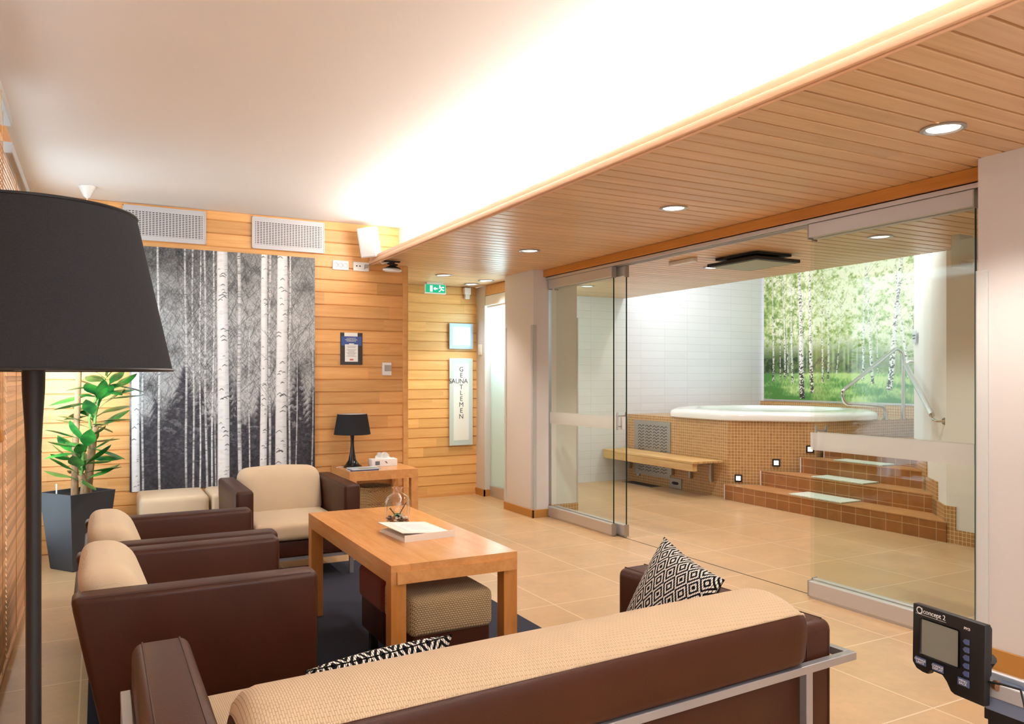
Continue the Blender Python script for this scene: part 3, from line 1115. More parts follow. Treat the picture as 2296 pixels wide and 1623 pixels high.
st_r, st_t = MB(), MB()
for k, (x, yl, z) in enumerate(LP):
    zb = LP[k - 1][2] if k else 0
    xb = LP[k + 1][0] if k < 3 else 8.57
    yb = LP[k + 1][1] if k < 3 else 5.85
    x0r = max(x, 6.13)
    st_r.prism([(x, yl + 0.02), (x, dwall(x) + 0.012), (x + 0.02, dwall(x + .02) + 0.012), (x + 0.02, yl + 0.02)], 'z', zb, z - 0.008)
    if k < 3:
        st_t.prism([(x - 0.004, yl + 0.02), (x - 0.004, dwall(x) + 0.012), (xb, dwall(xb) + 0.012), (xb, yb + 0.02)], 'z', z - 0.008, z)
    else:
        st_t.prism([(x - 0.004, yl + 0.02), (x - 0.004, dwall(x) + 0.012), (8.57, 4.82), (8.57, 5.85)], 'z', z - 0.008, z)
steps = struct(st_r.build('trim_14', M['steptile'], smooth=0))
struct(st_t.build('trim_15', M['tread'], smooth=0))
eg = MB()
for k, (x, yl, z) in enumerate(LP):
    zb = LP[k - 1][2] if k else 0.0
    eg.box(x - 0.005, x + 0.001, yl + 0.0, yl + 0.012, zb, z + 0.002)
struct(eg.build('trim_16', M['white'], smooth=0))

tub = thing('hot_tub', 'white octagonal whirlpool tub set in the mosaic surround', 'hot tub', (OX, OY, TZ))


def oct_loop(prof):
    vs, fs = [], []
    n = 64
    for (ap, z) in prof:
        r = 0
        for k in range(n):
            a = 2 * PI * k / n
            seg = (a + PI / 8) % (PI / 4) - PI / 8
            ro = ap / math.cos(seg)
            ro = min(ro, ap * 1.062)
            vs.append((ro * math.cos(a), ro * math.sin(a), z))
    for j in range(len(prof) - 1):
        for k in range(n):
            fs.append((j * n + k, j * n + (k + 1) % n, (j + 1) * n + (k + 1) % n, (j + 1) * n + k))
    return vs, fs


rim = MB()
rim.add(*oct_loop([(1.14, 0.001), (1.165, 0.012), (1.17, 0.055), (1.155, 0.085), (1.12, 0.098), (1.0, 0.106), (0.9, 0.112), (0.86, 0.108), (0.845, 0.07)]))
rim.build('rim', M['acryl'], tub, smooth=50)
sh = MB()
vs, fs = oct_loop([(0.845, 0.075), (0.82, -0.05), (0.78, -0.20), (0.70, -0.30)])
sh.add(vs, fs + [tuple(range(3 * 64, 4 * 64))])
sh.build('shell', M['acryl'], tub, smooth=50)
vs, fs = oct_loop([(0.835, 0.05)])
MB().add(vs, [tuple(range(64))]).build('water', M['water'], tub, smooth=0)
gr = MB()
gr.add([(r * math.cos(R(22 + 2.3 * k)), r * math.sin(R(22 + 2.3 * k)), 0.1085) for k in range(21) for r in (0.925, 0.98)], [(2 * k, 2 * k + 2, 2 * k + 3, 2 * k + 1) for k in range(20)])
for k in range(20):
    a = R(23 + k * 2.3)
    r0, r1 = 0.93, 0.975
    gr.box(-0.006, 0.006, r0, r1, 0.108, 0.1135, M=Matrix.Rotation(a - PI / 2, 4, 'Z'))
gr.build('overflow_grille', M['plast_grey'], tub, smooth=0)

# mats on the treads
for k, (x0, x1, y0, y1, lab) in enumerate([(6.115, 6.395, 4.97, 5.60, 'pale green slotted bath mat on the lowest tiled step'),
                                           (6.415, 6.65, 4.97, 5.58, 'pale green slotted bath mat on the middle tiled step'),
                                           (6.67, 6.87, 4.95, 5.52, 'pale green slotted bath mat on the top tiled step')]):
    z = LP[k][2]
    mb = MB()
    n = 26
    for j in range(n):
        a = y0 + (y1 - y0) * j / n
        mb.box(x0, x1, a, a + (y1 - y0) / n - 0.006, z + 0.004, z + 0.014)
    for j in range(5):
        b = x0 + 0.02 + (x1 - x0 - 0.05) * j / 4
        mb.box(b, b + 0.012, y0, y1 - 0.006, z + 0.0005, z + 0.012)
    tag(mb.build('bath_mat', M['mat'], smooth=0), lab, 'mat', 'bath mats on the tub steps')

# square step lights on the slanted face
fa, fb2 = Vector((6.18, OY - S8)), Vector((OX - S8, OY - AP + 0.03))
fd = (fb2 - fa).normalized()
fn = Vector((-fd.y, fd.x)) * -1
if fn.dot(Vector((-1, -1))) < 0:
    fn = -fn
for tt, z, lab in ((0.115, 0.232, 'square black step light on the mosaic, lowest of three'), (0.55, 0.415, 'square black step light on the mosaic, middle of three'), (0.93, 0.572, 'square black step light on the mosaic, highest of three')):
    p = fa + (fb2 - fa) * tt
    m = frame((p.x + fn.x * 0.001, p.y + fn.y * 0.001, z), (fd.x, fd.y, 0), (0, 0, 1))
    if m.col[2].xy.dot(fn) < 0:
        m = frame((p.x + fn.x * 0.001, p.y + fn.y * 0.001, z), (-fd.x, -fd.y, 0), (0, 0, 1))
    o = thing('step_light', lab, 'light', (p.x, p.y, z - 0.04), group='step lights on the tub surround')
    inv = Matrix.Translation(-Vector((p.x, p.y, z - 0.04)))
    MB().box(-0.041, 0.041, -0.041, 0.041, 0, 0.008, b=0.003, M=inv @ m).build('frame', M['black'], o, smooth=0)
    MB().box(-0.024, 0.024, -0.024, 0.024, 0.008, 0.0105, b=0.002, M=inv @ m).build('lens', M['lens_dim'], o, smooth=0)

# wave-cut steel hatch on the surround
ht = thing('access_grille', 'steel hatch with wave-shaped cuts on the mosaic behind the bench', 'grille', (6.18, 7.85, 0.105))
MB().box(-0.010, -0.001, -0.365, 0.365, 0, 0.69, b=0.002).build('plate', M['steel_dull'], ht, smooth=0)
wv = MB()
for r_ in range(16):
    z = 0.06 + r_ * 0.0375
    for c in range(4):
        pts = [(-0.0105, -0.30 + (c * 12 + k) * (0.6 / 48), z + 0.011 * math.sin(2 * PI * k / 6)) for k in range(11)]
        if 5 < r_ < 8 and c in (1, 2):
            continue
        wv.tube(pts, 0.0032, 5)
wv.build('wave_cuts', M['black'], ht)
kb = thing('floor_box', 'small steel service box low on the mosaic under the bench', 'box', (6.18, 7.39, 0.0))
MB().box(-0.014, -0.001, -0.11, 0.11, 0.003, 0.125, b=0.003).build('plate', M['steel_dull'], kb, smooth=0)
MB().prism([(0.05 * math.cos(a) + math.copysign(.012, math.cos(a)), 0.066 + 0.018 * math.sin(a)) for a in [2 * PI * k / 20 for k in range(20)]], 'x', -0.0165, -0.0145).build('slot', M['black'], kb, smooth=0)
nz = thing('wall_jet', 'round steel light low on the mosaic under the bench', 'light', (6.18, 8.13, 0.12))
MB().lathe([(0.0, -0.014), (0.045, -0.014), (0.052, -0.008), (0.052, -0.001)], 24, M=Matrix.Rotation(-PI / 2, 4, 'Y') @ Matrix.Scale(-1, 4, (0, 0, 1))).build('ring', M['steel'], nz)
mb = MB()
for k in range(5):
    mb.box(-0.0165, -0.0142, -0.035, 0.035, -0.028 + k * 0.013, -0.023 + k * 0.013)
mb.build('louvre', M['plast_grey'], nz, smooth=0)
dr = thing('floor_drain', 'dark floor drain by the mosaic under the bench', 'drain', (6.05, 7.9, 0))
MB().box(-0.09, 0.09, -0.3, 0.3, 0.0, 0.004).build('frame', M['steel_dull'], dr, smooth=0)
mb = MB()
for k in range(14):
    mb.box(-0.075, 0.075, -0.28 + k * 0.04, -0.256 + k * 0.04, 0.004, 0.0055)
mb.build('slots', M['black'], dr, smooth=0)

# bench
bn = thing('bench', 'slatted wooden bench fixed along the mosaic tub surround', 'bench', (5.98, 7.5, 0))
mb = MB()
for k in range(6):
    x0 = 5.76 + k * 0.067 - 5.98
    yn = 6.60 - 7.5 if k == 0 else 6.60 - 7.5 - 0.008 * k
    mb.box(x0, x0 + 0.061, yn, 8.34 - 7.5, 0.395, 0.42, b=0.003, tint=random.random())
mb.build('seat_slats', M['bench'], bn, smooth=0)
MB().box(5.765 - 5.98, 5.79 - 5.98, 6.62 - 7.5, 8.33 - 7.5, 0.31, 0.395, b=0.003).box(5.79 - 5.98, 5.83 - 5.98, 6.62 - 7.5, 6.66 - 7.5, 0.31, 0.395).build('apron', M['bench'], bn, smooth=0)
for yy in (6.75, 7.1, 7.44, 8.28):
    MB().box(6.135 - 5.98, 6.178 - 5.98, yy - 7.515, yy - 7.485, 0.16, 0.395).box(5.80 - 5.98, 6.178 - 5.98, yy - 7.51, yy - 7.49, 0.36, 0.394).build('bracket', M['steel_dull'], bn, smooth=0)

# handrails
def arc(c, r, a0, a1, n=10, y=0):
    return [(c[0] + r * math.cos(a0 + (a1 - a0) * k / n), y, c[1] + r * math.sin(a0 + (a1 - a0) * k / n)) for k in range(n + 1)]


hy = 5.88
hr = thing('tub_handrail', 'curved steel handrail looping from the tub rim', 'handrail', (8.0, hy, TZ))
pts = [(7.98, hy, TZ), (7.98, hy, 0.94)]
pts += arc((7.90, 0.94), 0.08, 0, PI / 2, 8, hy)
pts += [(7.6, hy, 1.04), (7.38, hy, 1.05)]
pts += arc((7.36, 1.15), 0.10, -PI / 2, -PI - 0.62, 12, hy)[1:]
pts += [(7.75, hy, 1.46), (8.12, hy, 1.655)]
pts += arc((8.18, 1.56), 0.115, PI * 0.64, 0, 10, hy)
pts += [(8.295, hy, 1.4), (8.295, hy, 1.1), (8.295, hy, TZ)]
pts = [(x - 8.0, 0, z - TZ) for x, y, z in pts]
MB().tube(pts, 0.021, 12).build('rail', M['steel'], hr, smooth=60)
MB().cyl((-0.02, 0), 0.04, 0, 0.01).build('flange', M['steel'], hr)
MB().cyl((0.295, 0), 0.04, 0, 0.01).build('flange', M['steel'], hr)

hw = thing('wall_handrail', 'straight sloping steel handrail on the slanted white wall', 'handrail', (6.2, 4.15, 0.9))
ga = Vector((6.885, 4.86, 1.47)) - Vector((6.2, 4.15, 0.9))
gb = Vector((6.20, 4.13, 1.03)) - Vector((6.2, 4.15, 0.9))
gb2 = Vector((6.145, 4.07, 0.99)) - Vector((6.2, 4.15, 0.9))
MB().tube([ga, gb], 0.024, 14).build('rail', M['steel'], hw, smooth=60)
wl = Vector((6.16, 3.99, 0.985)) - Vector((6.2, 4.15, 0.9))
MB().tube([gb, gb + Vector((-.02, -.02, -.035)), gb2 + Vector((-.02, -.03, -.005)), wl], 0.010, 8).cyl((0, 0), 0.03, -0.004, 0.004, M=Matrix.Translation(wl) @ Matrix.Rotation(PI / 2, 4, 'Y')).build('bracket', M['steel'], hw)
MB().tube([ga, ga + Vector((0.03, -0.02, 0.03)), ga + Vector((0.06, -0.05, 0.03))], 0.012, 8).build('bracket', M['steel'], hw)

# mural and its aluminium edge
mu = thing('mural', 'large green birch forest photo mural on the wall behind the tub', 'mural', (8.6, 7.0, 1.0))
picture('print', mural_print(), (8.596 - 8.6, 8.32 - 7.0, 0.03), (0, -2.72, 0), (0, 0, 1.96), M['mural'], mu, 0.004)
MB().box(-0.012, -0.001, -1.40, 1.32, 0.005, 0.03).build('edge_strip', M['alu'], mu, smooth=0)
MB().box(-0.003, -0.0005, -1.40, 1.32, 0.03, 1.99).build('board', M['white'], mu, smooth=0)

sg = thing('notice_sign', 'small grey notice beside the mural on the white wall', 'sign', (6.87, 4.78, 1.73))
dv = Vector((0.80, 0.84, 0)).normalized()
nv = Vector((-dv.y, dv.x, 0))
o_ = Vector((0.03, 0.0, 0)) + nv * 0.013
MB().box(0.0, 0.15, -0.055, 0.055, -0.002, 0.002, M=frame(tuple(o_), tuple(-dv), (0, 0, 1))).build('plate', plain('light grey plate', (206, 208, 210), 0.7, spec=0.2), sg, smooth=0)
text_mesh('lettering', 'Suihkun kautta\nammeeseen', 0.026, M['ink'], sg, frame(tuple(o_ - dv * 0.075 + nv * 0.0035), tuple(-dv), (0, 0, 1)), spacing=0.8)

# ceiling things over the pool
cp = thing('ceiling_heater', 'dark framed square panel hanging below the pool ceiling', 'panel', (4.95, 4.92, SZ - 0.075))
MB().box(-0.25, 0.25, -0.29, 0.29, 0, 0.028, b=0.004).build('frame', M['black'], cp, smooth=0)
MB().box(-0.215, 0.215, -0.255, 0.255, -0.004, 0.002).build('panel_face', plain('grey green panel', (168, 172, 148), 0.5), cp, smooth=0)
MB().box(-0.2, 0.2, -0.24, 0.24, 0.055, 0.074).box(-0.15, 0.15, -0.15, 0.15, 0.026, 0.074).build('mount', M['black'], cp, smooth=0)
lb = thing('ceiling_batten', 'short white block on the pool ceiling, in place of a reflection', 'light', (4.55, 5.35, SZ - 0.035))  # added white block that stands in for a reflection in the glass
MB().box(-0.03, 0.03, -0.16, 0.16, 0, 0.034, b=0.006).build('housing', M['plast'], lb, smooth=0)


def downlight(label, x, y, power, mat, r=0.085, tilt=True, group='round downlights in the slatted ceiling', color=WARM, z=SZ):
    o = thing('downlight', label, 'light', (x, y, z), group=group)
    MB().lathe([(r, -0.001), (r + 0.002, -0.006), (r * 0.86, -0.009), (r * 0.80, -0.004), (r * 0.72, -0.0005)], 32).build('trim_ring', M['chrome'], o)
    MB().cyl((0, 0), r * 0.74, -0.0028, -0.0012, 28).build('lens', mat, o)
    if power:
        d = bpy.data.lights.new('bulb', 'SPOT')
        d.energy = power
        d.color = color
        d.spot_size = R(112)
        d.spot_blend = 0.7
        d.shadow_soft_size = 0.06
        b = bpy.data.objects.new('bulb', d)
        COL.objects.link(b)
        b.parent = o
        b.location = (0, 0, -0.03)
    return o


PW = 56
downlight('round recessed downlight in the slats nearest the right pillar', 3.09, 2.01, PW, M['lens'])
downlight('round recessed downlight in the slats before the open glass doorway', 3.10, 3.73, PW, M['lens'])
downlight('round recessed downlight in the slats facing the left glass panels', 3.11, 5.54, PW, M['lens_dim'])
downlight('round recessed downlight in the slats near the green exit sign', 3.09, 7.27, PW * 0.7, M['lens_dim'])
downlight('round recessed downlight by the frosted door, the one nearer the recess wall', 3.66, 7.83, 0, M['lens_dim'])
downlight('round recessed downlight by the frosted door, the one nearer the pillar', 3.66, 7.47, PW * 0.5, M['lens_dim'])
downlight('round lit downlight in the pool ceiling beside the hanging panel', 5.10, 5.58, PW, M['lens'], group='downlights in the pool ceiling')
downlight('round silver downlight in the pool ceiling behind the right glass panel', 5.07, 3.78, PW, M['lens_dim'], group='downlights in the pool ceiling')
downlight('round downlight in the pool ceiling seen through the left glass panels', 4.9, 7.4, PW * .6, M['lens_dim'], group='downlights in the pool ceiling')
wb = thing('wall_speaker_box', 'small white box high behind the right pillar', 'box', (3.99, 2.52, 1.92))
MB().box(-0.05, 0.06, -0.05, 0.0, 0, 0.17, b=0.004).box(-0.05, 0.06, -0.13, -0.05, 0.03, 0.14).build('housing', M['plast'], wb, smooth=0)

# ------------------------------------------------------------------ left side: blinds
def blind(name, label, y0, y1, ztop, tapes, tassel=None, x=-0.375, open_top=0):
    b = thing(name, label, 'blind', (x, (y0 + y1) / 2, 0.03), group='wooden venetian blinds')
    c = (y0 + y1) / 2
    MB().box(-0.028, 0.028, y0 - c, y1 - c, ztop, ztop + 0.05, b=0.004).build('headrail', M['plast_grey'], b, smooth=0)
    mb = MB()
    z = 0.04
    k = 0
    while z < ztop - 0.01 - open_top:
        mb.box(-0.0015, 0.0015, y0 - c + 0.01, y1 - c - 0.01, -0.0145, 0.0145, tint=random.random(), M=Matrix.Translation((0, 0, z)) @ Matrix.Rotation(R(-14), 4, 'Y'))
        z += 0.0245
    mb.build('slats', M['blind'], b, smooth=0)
    MB().box(-0.014, 0.014, y0 - c + 0.01, y1 - c - 0.01, 0.0, 0.02, b=0.003).build('bottom_rail', M['blind'], b, smooth=0)
    for y in tapes:
        MB().tube([(0.0105, y - c, 0.02), (0.0105, y - c, ztop)], 0.0016, 5).build('ladder_cord', M['beam'], b)
    if tassel:
        MB().tube([(0.032, tassel - c, ztop), (0.032, tassel - c, 1.10)], 0.0012, 5).build('pull_cord', M['beam'], b)
        MB().lathe([(0.0, 1.11), (0.004, 1.105), (0.006, 1.09), (0.011, 1.075), (0.010, 1.062), (0.0, 1.055)], 12, c=(0.032, tassel - c, 0)).build('tassel', M['beam'], b)
    return b


blind('venetian_blind', 'wooden venetian blind nearest the floor lamp, with pull cord and tassel', 0.7, 4.28, 2.48, [1.4, 2.9, 3.6, 4.05], tassel=3.75, open_top=0.12)
blind('venetian_blind', 'wooden venetian blind near the potted plant, with thin ladder cords', 4.285, 5.5, 2.36, [4.7, 5.2], open_top=0.0)

# ------------------------------------------------------------------ things on the plank wall
po = thing('birch_picture', 'tall black and white birch forest picture on the plank wall', 'picture', (0.958, BY, 0.44))
picture('print', birch_print(), (-0.73, -0.018, 0), (1.458, 0, 0), (0, 0, 1.952), M['print'], po, 0.001)
MB().box(-0.7305, 0.7285, -0.0185, -0.001, -0.0005, 1.9525).build('board', M['black'], po, smooth=0)

for x0, lab in ((0.176, 'grey slotted ventilation grille high on the wall, partly behind the floor lamp'), (1.156, 'grey slotted ventilation grille high on the wall, beside the white speaker')):
    g = thing('vent_grille', lab, 'vent', (x0 + 0.307, BY, 2.44), group='ventilation grilles above the picture')
    MB().box(-0.307, 0.307, -0.016, -0.001, 0, 0.27, b=0.004).build('plate', M['vent'], g, smooth=0)
    mb = MB()
    for q in ((-0.307, -0.300, 0, 0.27), (0.300, 0.307, 0, 0.27), (-0.307, 0.307, 0, 0.007), (-0.307, 0.307, 0.263, 0.27)):
        mb.box(q[0], q[1], -0.02, -0.0165, q[2], q[3])
    mb.build('rim', M['alu_light'], g, smooth=0)

sp_ = thing('loudspeaker', 'white loudspeaker tilted down high on the plank wall', 'speaker', (2.13, BY, 2.385))
ms = Matrix.Translation((0.0, -0.17, 0.16)) @ Matrix.Rotation(R(-38), 4, 'Z') @ Matrix.Rotation(R(14), 4, 'X') @ Matrix.Rotation(R(-4), 4, 'Y')
MB().box(-0.078, 0.078, -0.065, 0.065, -0.13, 0.13, b=0.012, M=ms).build('cabinet', M['plast'], sp_, smooth=30)
MB().box(-0.068, 0.068, -0.069, -0.063, -0.12, 0.12, b=0.003, M=ms).build('grille', M['greywall'], sp_, smooth=0)
MB().tube([(0, -0.12, 0.16), (0, -0.001, 0.16)], 0.012).build('bracket', M['plast_grey'], sp_)
MB().tube([(0.03, -0.1, 0.10), (0.06, -0.06, 0.05), (0.085, -0.03, 0.045), (0.07, -0.02, 0.02), (0.05, -0.02, -0.02), (0.0, -0.02, -0.06)], 0.003, 6).build('cable', M['plast_grey'], sp_)

for (xc, n, lab) in ((1.918, 3, 'white triple wall socket strip under the loudspeaker, left one'), (2.106, 2, 'white wall socket plate under the loudspeaker, with a plugged cable')):
    s_ = thing('wall_socket', lab, 'socket', (xc, BY, 2.305), group='wall sockets under the loudspeaker')
    MB().box(-0.073, 0.073, -0.013, -0.001, 0, 0.083, b=0.004).build('plate', M['plast'], s_, smooth=0)
    if n == 3:
        for k in (-1, 0, 1):
            MB().lathe([(0.0, -0.006), (0.016, -0.006), (0.017, 0.0), (0.02, 0.001)], 20, M=Matrix.Translation((k * 0.043, -0.0145, 0.042)) @ Matrix.Rotation(PI / 2, 4, 'X')).build('outlet', M['plast_grey'], s_)
    else:
        MB().box(-0.05, -0.035, -0.0145, -0.013, 0.04, 0.05).box(-0.02, -0.005, -0.0145, -0.013, 0.04, 0.05).build('outlet', M['black'], s_, smooth=0)
        MB().box(0.028, 0.06, -0.03, -0.0135, 0.03, 0.062, b=0.003).build('plug', M['plast_grey'], s_, smooth=0)

ce = thing('certificate', 'small certificate with a blue band on the plank wall', 'certificate', (2.018, BY, 1.459))
MB().box(-0.101, 0.101, -0.007, -0.001, 0, 0.288).build('board', plain('dark print', (70, 64, 62), 0.5, grain=0.7, gscale=90), ce, smooth=0)
MB().box(-0.093, 0.093, -0.0085, -0.007, 0.172, 0.255).build('blue_band', plain('blue band', (66, 92, 158), 0.6), ce, smooth=0)
MB().box(-0.061, 0.058, -0.0098, -0.0085, 0.028, 0.183).box(-0.066, 0.055, -0.0085, -0.007, 0.255, 0.288).build('sheet', M['paper'], ce, smooth=0)
mt = lambda x, z: frame((x, -0.0102, z), (1, 0, 0), (0, 0, 1))
text_mesh('heading', 'AUTHENTIC\nFINNISH SAUNA\nEXPERIENCE', 0.0155, M['paper'], ce, mt(-0.003, 0.224), line=0.8)
MB().box(-0.024, 0.022, -0.0095, -0.0085, 0.184, 0.192).build('scroll', M['paper'], ce, smooth=0)
mb = MB()
for k in range(10):
    z = 0.166 - k * 0.010
    w_ = 0.045 - 0.008 * (k % 3)
    if k != 2:
        mb.box(-w_ - 0.002, w_ - 0.002, -0.0102, -0.0098, z, z + 0.003)
mb.build('text_lines', plain('grey print', (150, 138, 130), 0.8), ce, smooth=0)
MB().box(-0.018, 0.016, -0.0102, -0.0098, 0.040, 0.052).build('stamp', plain('red stamp', (214, 84, 74), 0.7), ce, smooth=0)

th = thing('thermostat', 'white wall thermostat with a grey screen on the plank wall', 'thermostat', (2.346, BY, 1.364))
MB().box(-0.042, 0.042, -0.026, -0.001, 0, 0.118, b=0.004).build('housing', M['plast'], th, smooth=0)
MB().box(-0.026, 0.041, -0.0275, -0.0255, 0.038, 0.095).build('screen', M['plast_grey'], th, smooth=0)

# clip lamp hanging from the cove edge
cl = thing('clip_lamp', 'black clip spotlight with a white round face at the ceiling edge', 'lamp', (2.29, 6.55, 2.27))
MB().lathe([(0.0, 0.0), (0.06, 0.002), (0.082, 0.012), (0.084, 0.022), (0.07, 0.034), (0.03, 0.044), (0.0, 0.045)], 28, M=Matrix.Rotation(R(8), 4, 'X')).build('face', M['plast'], cl)
MB().lathe([(0.075, 0.034), (0.05, 0.046), (0.025, 0.058), (0.022, 0.10)], 20).box(-0.075, 0.07, -0.02, 0.02, 0.088, 0.100, b=0.003).box(-0.05, 0.04, -0.018, 0.018, 0.064, 0.076, b=0.003, M=Matrix.Rotation(R(7), 4, 'Y')).build('clip', M['black'], cl)
MB().tube([(-0.03, 0.0, 0.09), (-0.085, 0.02, 0.07), (-0.09, 0.05, 0.10), (-0.095, 0.08, 0.11)], 0.004, 6).build('cable', M['plast'], cl)

pn = thing('pendant_lamp', 'white ceiling canopy with cord behind the black lampshade', 'lamp', (-0.065, 6.42, CZ))
MB().lathe([(0.056, -0.001), (0.057, -0.006), (0.02, -0.078), (0.006, -0.088), (0.0, -0.088)], 28).build('canopy', M['plast'], pn)
MB().tube([(0, 0, -0.085), (0, 0, -0.62)], 0.0045, 8).build('cord', M['plast'], pn)
MB().lathe([(0.012, -0.6), (0.03, -0.63), (0.10, -0.72), (0.105, -0.75), (0.10, -0.75), (0.03, -0.64)], 28).build('lamp_shade', M['plast'], pn)

# recess: lit panel, sauna sign, exit sign, sensor, switch, roller blind
lp = thing('wall_light', 'glowing square glass wall lamp above the sauna sign', 'lamp', (3.664, RY, 1.669))
MB().box(-0.148, 0.148, -0.035, -0.025, 0, 0.29, b=0.002).build('glass_plate', M['blueglass'], lp, smooth=0)
MB().box(-0.105, 0.105, -0.040, -0.0355, 0.045, 0.245, b=0.003).build('diffuser', M['lightpanel'], lp, smooth=0)
MB().box(-0.1, 0.1, -0.025, -0.001, 0.05, 0.24).build('back_box', M['plast'], lp, smooth=0)

sn = thing('sauna_sign', 'tall glass sign with crossing sauna lettering on recess wall', 'sign', (3.664, RY, 0.572))
MB().box(-0.145, 0.145, -0.030, -0.022, 0, 0.99, b=0.002).build('glass_plate', M['signglass'], sn, smooth=0)
MB().box(-0.095, 0.095, -0.0325, -0.0300, 0.055, 0.935).build('face', M['signface'], sn, smooth=0)
for z in (0.1, 0.89):
    MB().box(-0.03, 0.03, -0.022, -0.001, z - 0.03, z + 0.03).build('spacer', M['alu'], sn, smooth=0)
ms2 = lambda x, z: frame((x, -0.0330, z), (1, 0, 0), (0, 0, 1))
for k, ch in enumerate('GENTLEMEN'):
    if k == 2:
        continue
    text_mesh('letter', ch, 0.076, M['ink'], sn, ms2(0.0, 0.862 - k * 0.067))
text_mesh('sauna_lettering', 'SAUNA', 0.076, M['ink'], sn, ms2(-0.036, 0.862 - 2 * 0.067), spacing=0.92)

ex = thing('exit_sign', 'green emergency exit sign hanging from the slatted ceiling', 'sign', (3.25, 7.9, SZ - 0.125))
MB().box(-0.125, 0.125, -0.015, 0.015, 0, 0.105, b=0.004).box(-0.10, 0.10, -0.012, 0.012, 0.105, 0.124).build('housing', M['plast'], ex, smooth=0)
MB().box(-0.112, 0.119, -0.0165, -0.015, 0.012, 0.100).build('face', M['green_exit'], ex, smooth=0)
mb = MB()
mb.box(-0.062, -0.034, -0.018, -0.0166, 0.022, 0.088)
mb.prism([(-0.024, 0.056), (-0.002, 0.074), (-0.002, 0.062), (0.026, 0.062), (0.026, 0.050), (-0.002, 0.050), (-0.002, 0.038)], 'y', -0.018, -0.0166)
mb.prism([(0.052 + 0.009 * math.cos(a), 0.086 + 0.008 * math.sin(a)) for a in [2 * PI * k / 10 for k in range(10)]], 'y', -0.018, -0.0166)
mb.prism([(0.056, 0.078), (0.074, 0.070), (0.078, 0.050), (0.066, 0.046)], 'y', -0.018, -0.0166)
for a, b in (((0.066, 0.052), (0.058, 0.034)), ((0.058, 0.034), (0.040, 0.026)), ((0.074, 0.052), (0.090, 0.038)), ((0.090, 0.038), (0.102, 0.046)), ((0.058, 0.074), (0.042, 0.062)), ((0.074, 0.072), (0.09, 0.078)), ((0.09, 0.078), (0.1, 0.066))):
    d = Vector((b[0] - a[0], b[1] - a[1]))
    n_2 = Vector((-d.y, d.x)).normalized() * 0.0042
    mb.prism([(a[0] + n_2.x, a[1] + n_2.y), (b[0] + n_2.x, b[1] + n_2.y), (b[0] - n_2.x, b[1] - n_2.y), (a[0] - n_2.x, a[1] - n_2.y)], 'y', -0.018, -0.0166)
mb.build('running_man', M['exit_white'], ex, smooth=0)

se = thing('motion_sensor', 'small white corner sensor near the ceiling above the sauna sign', 'sensor', (3.735, RY, 2.24))
MB().box(-0.04, 0.04, -0.06, -0.001, 0.05, 0.13, b=0.006).box(-0.03, 0.03, -0.055, -0.005, 0, 0.05, b=0.01).build('housing', M['plast'], se, smooth=0)
MB().lathe([(0.0, -0.012), (0.014, -0.010), (0.02, 0.0)], 16, M=Matrix.Translation((0, -0.056, 0.025)) @ Matrix.Rotation(-PI / 2, 4, 'X') @ Matrix.Scale(-1, 4, (0, 0, 1))).build('lens', M['plast_grey'], se)
ls = thing('light_switch', 'white light switch on the grey pier beside the frosted door', 'switch', (3.87, 8.04, 1.60))
MB().box(-0.012, -0.001, -0.042, 0.042, 0, 0.12, b=0.004).build('plate', M['plast'], ls, smooth=0)
MB().box(-0.017, -0.012, -0.022, 0.022, 0.03, 0.09, b=0.002).build('rocker', M['plast'], ls, smooth=0)
rb = thing('roller_blind', 'white rolled-up blind cassette at the top of the frosted door', 'blind', (3.90, 7.51, 2.13))
MB().box(-0.03, 0.035, -0.41, 0.415, 0.02, 0.135, b=0.014, seg=3).build('cassette', M['plast'], rb, smooth=0)
MB().box(-0.008, 0.004, -0.40, 0.40, 0.0, 0.02).build('bottom_bar', M['plast'], rb, smooth=0)

# ------------------------------------------------------------------ rug
tag(MB().box(-0.035, 2.105, 1.95, 5.6, 0.0, 0.006, b=0.002).build('rug', M['rug'], smooth=0), 'dark charcoal rug under the coffee table and brown armchairs', 'rug')

# ------------------------------------------------------------------ armchairs
RZ = 0.0065


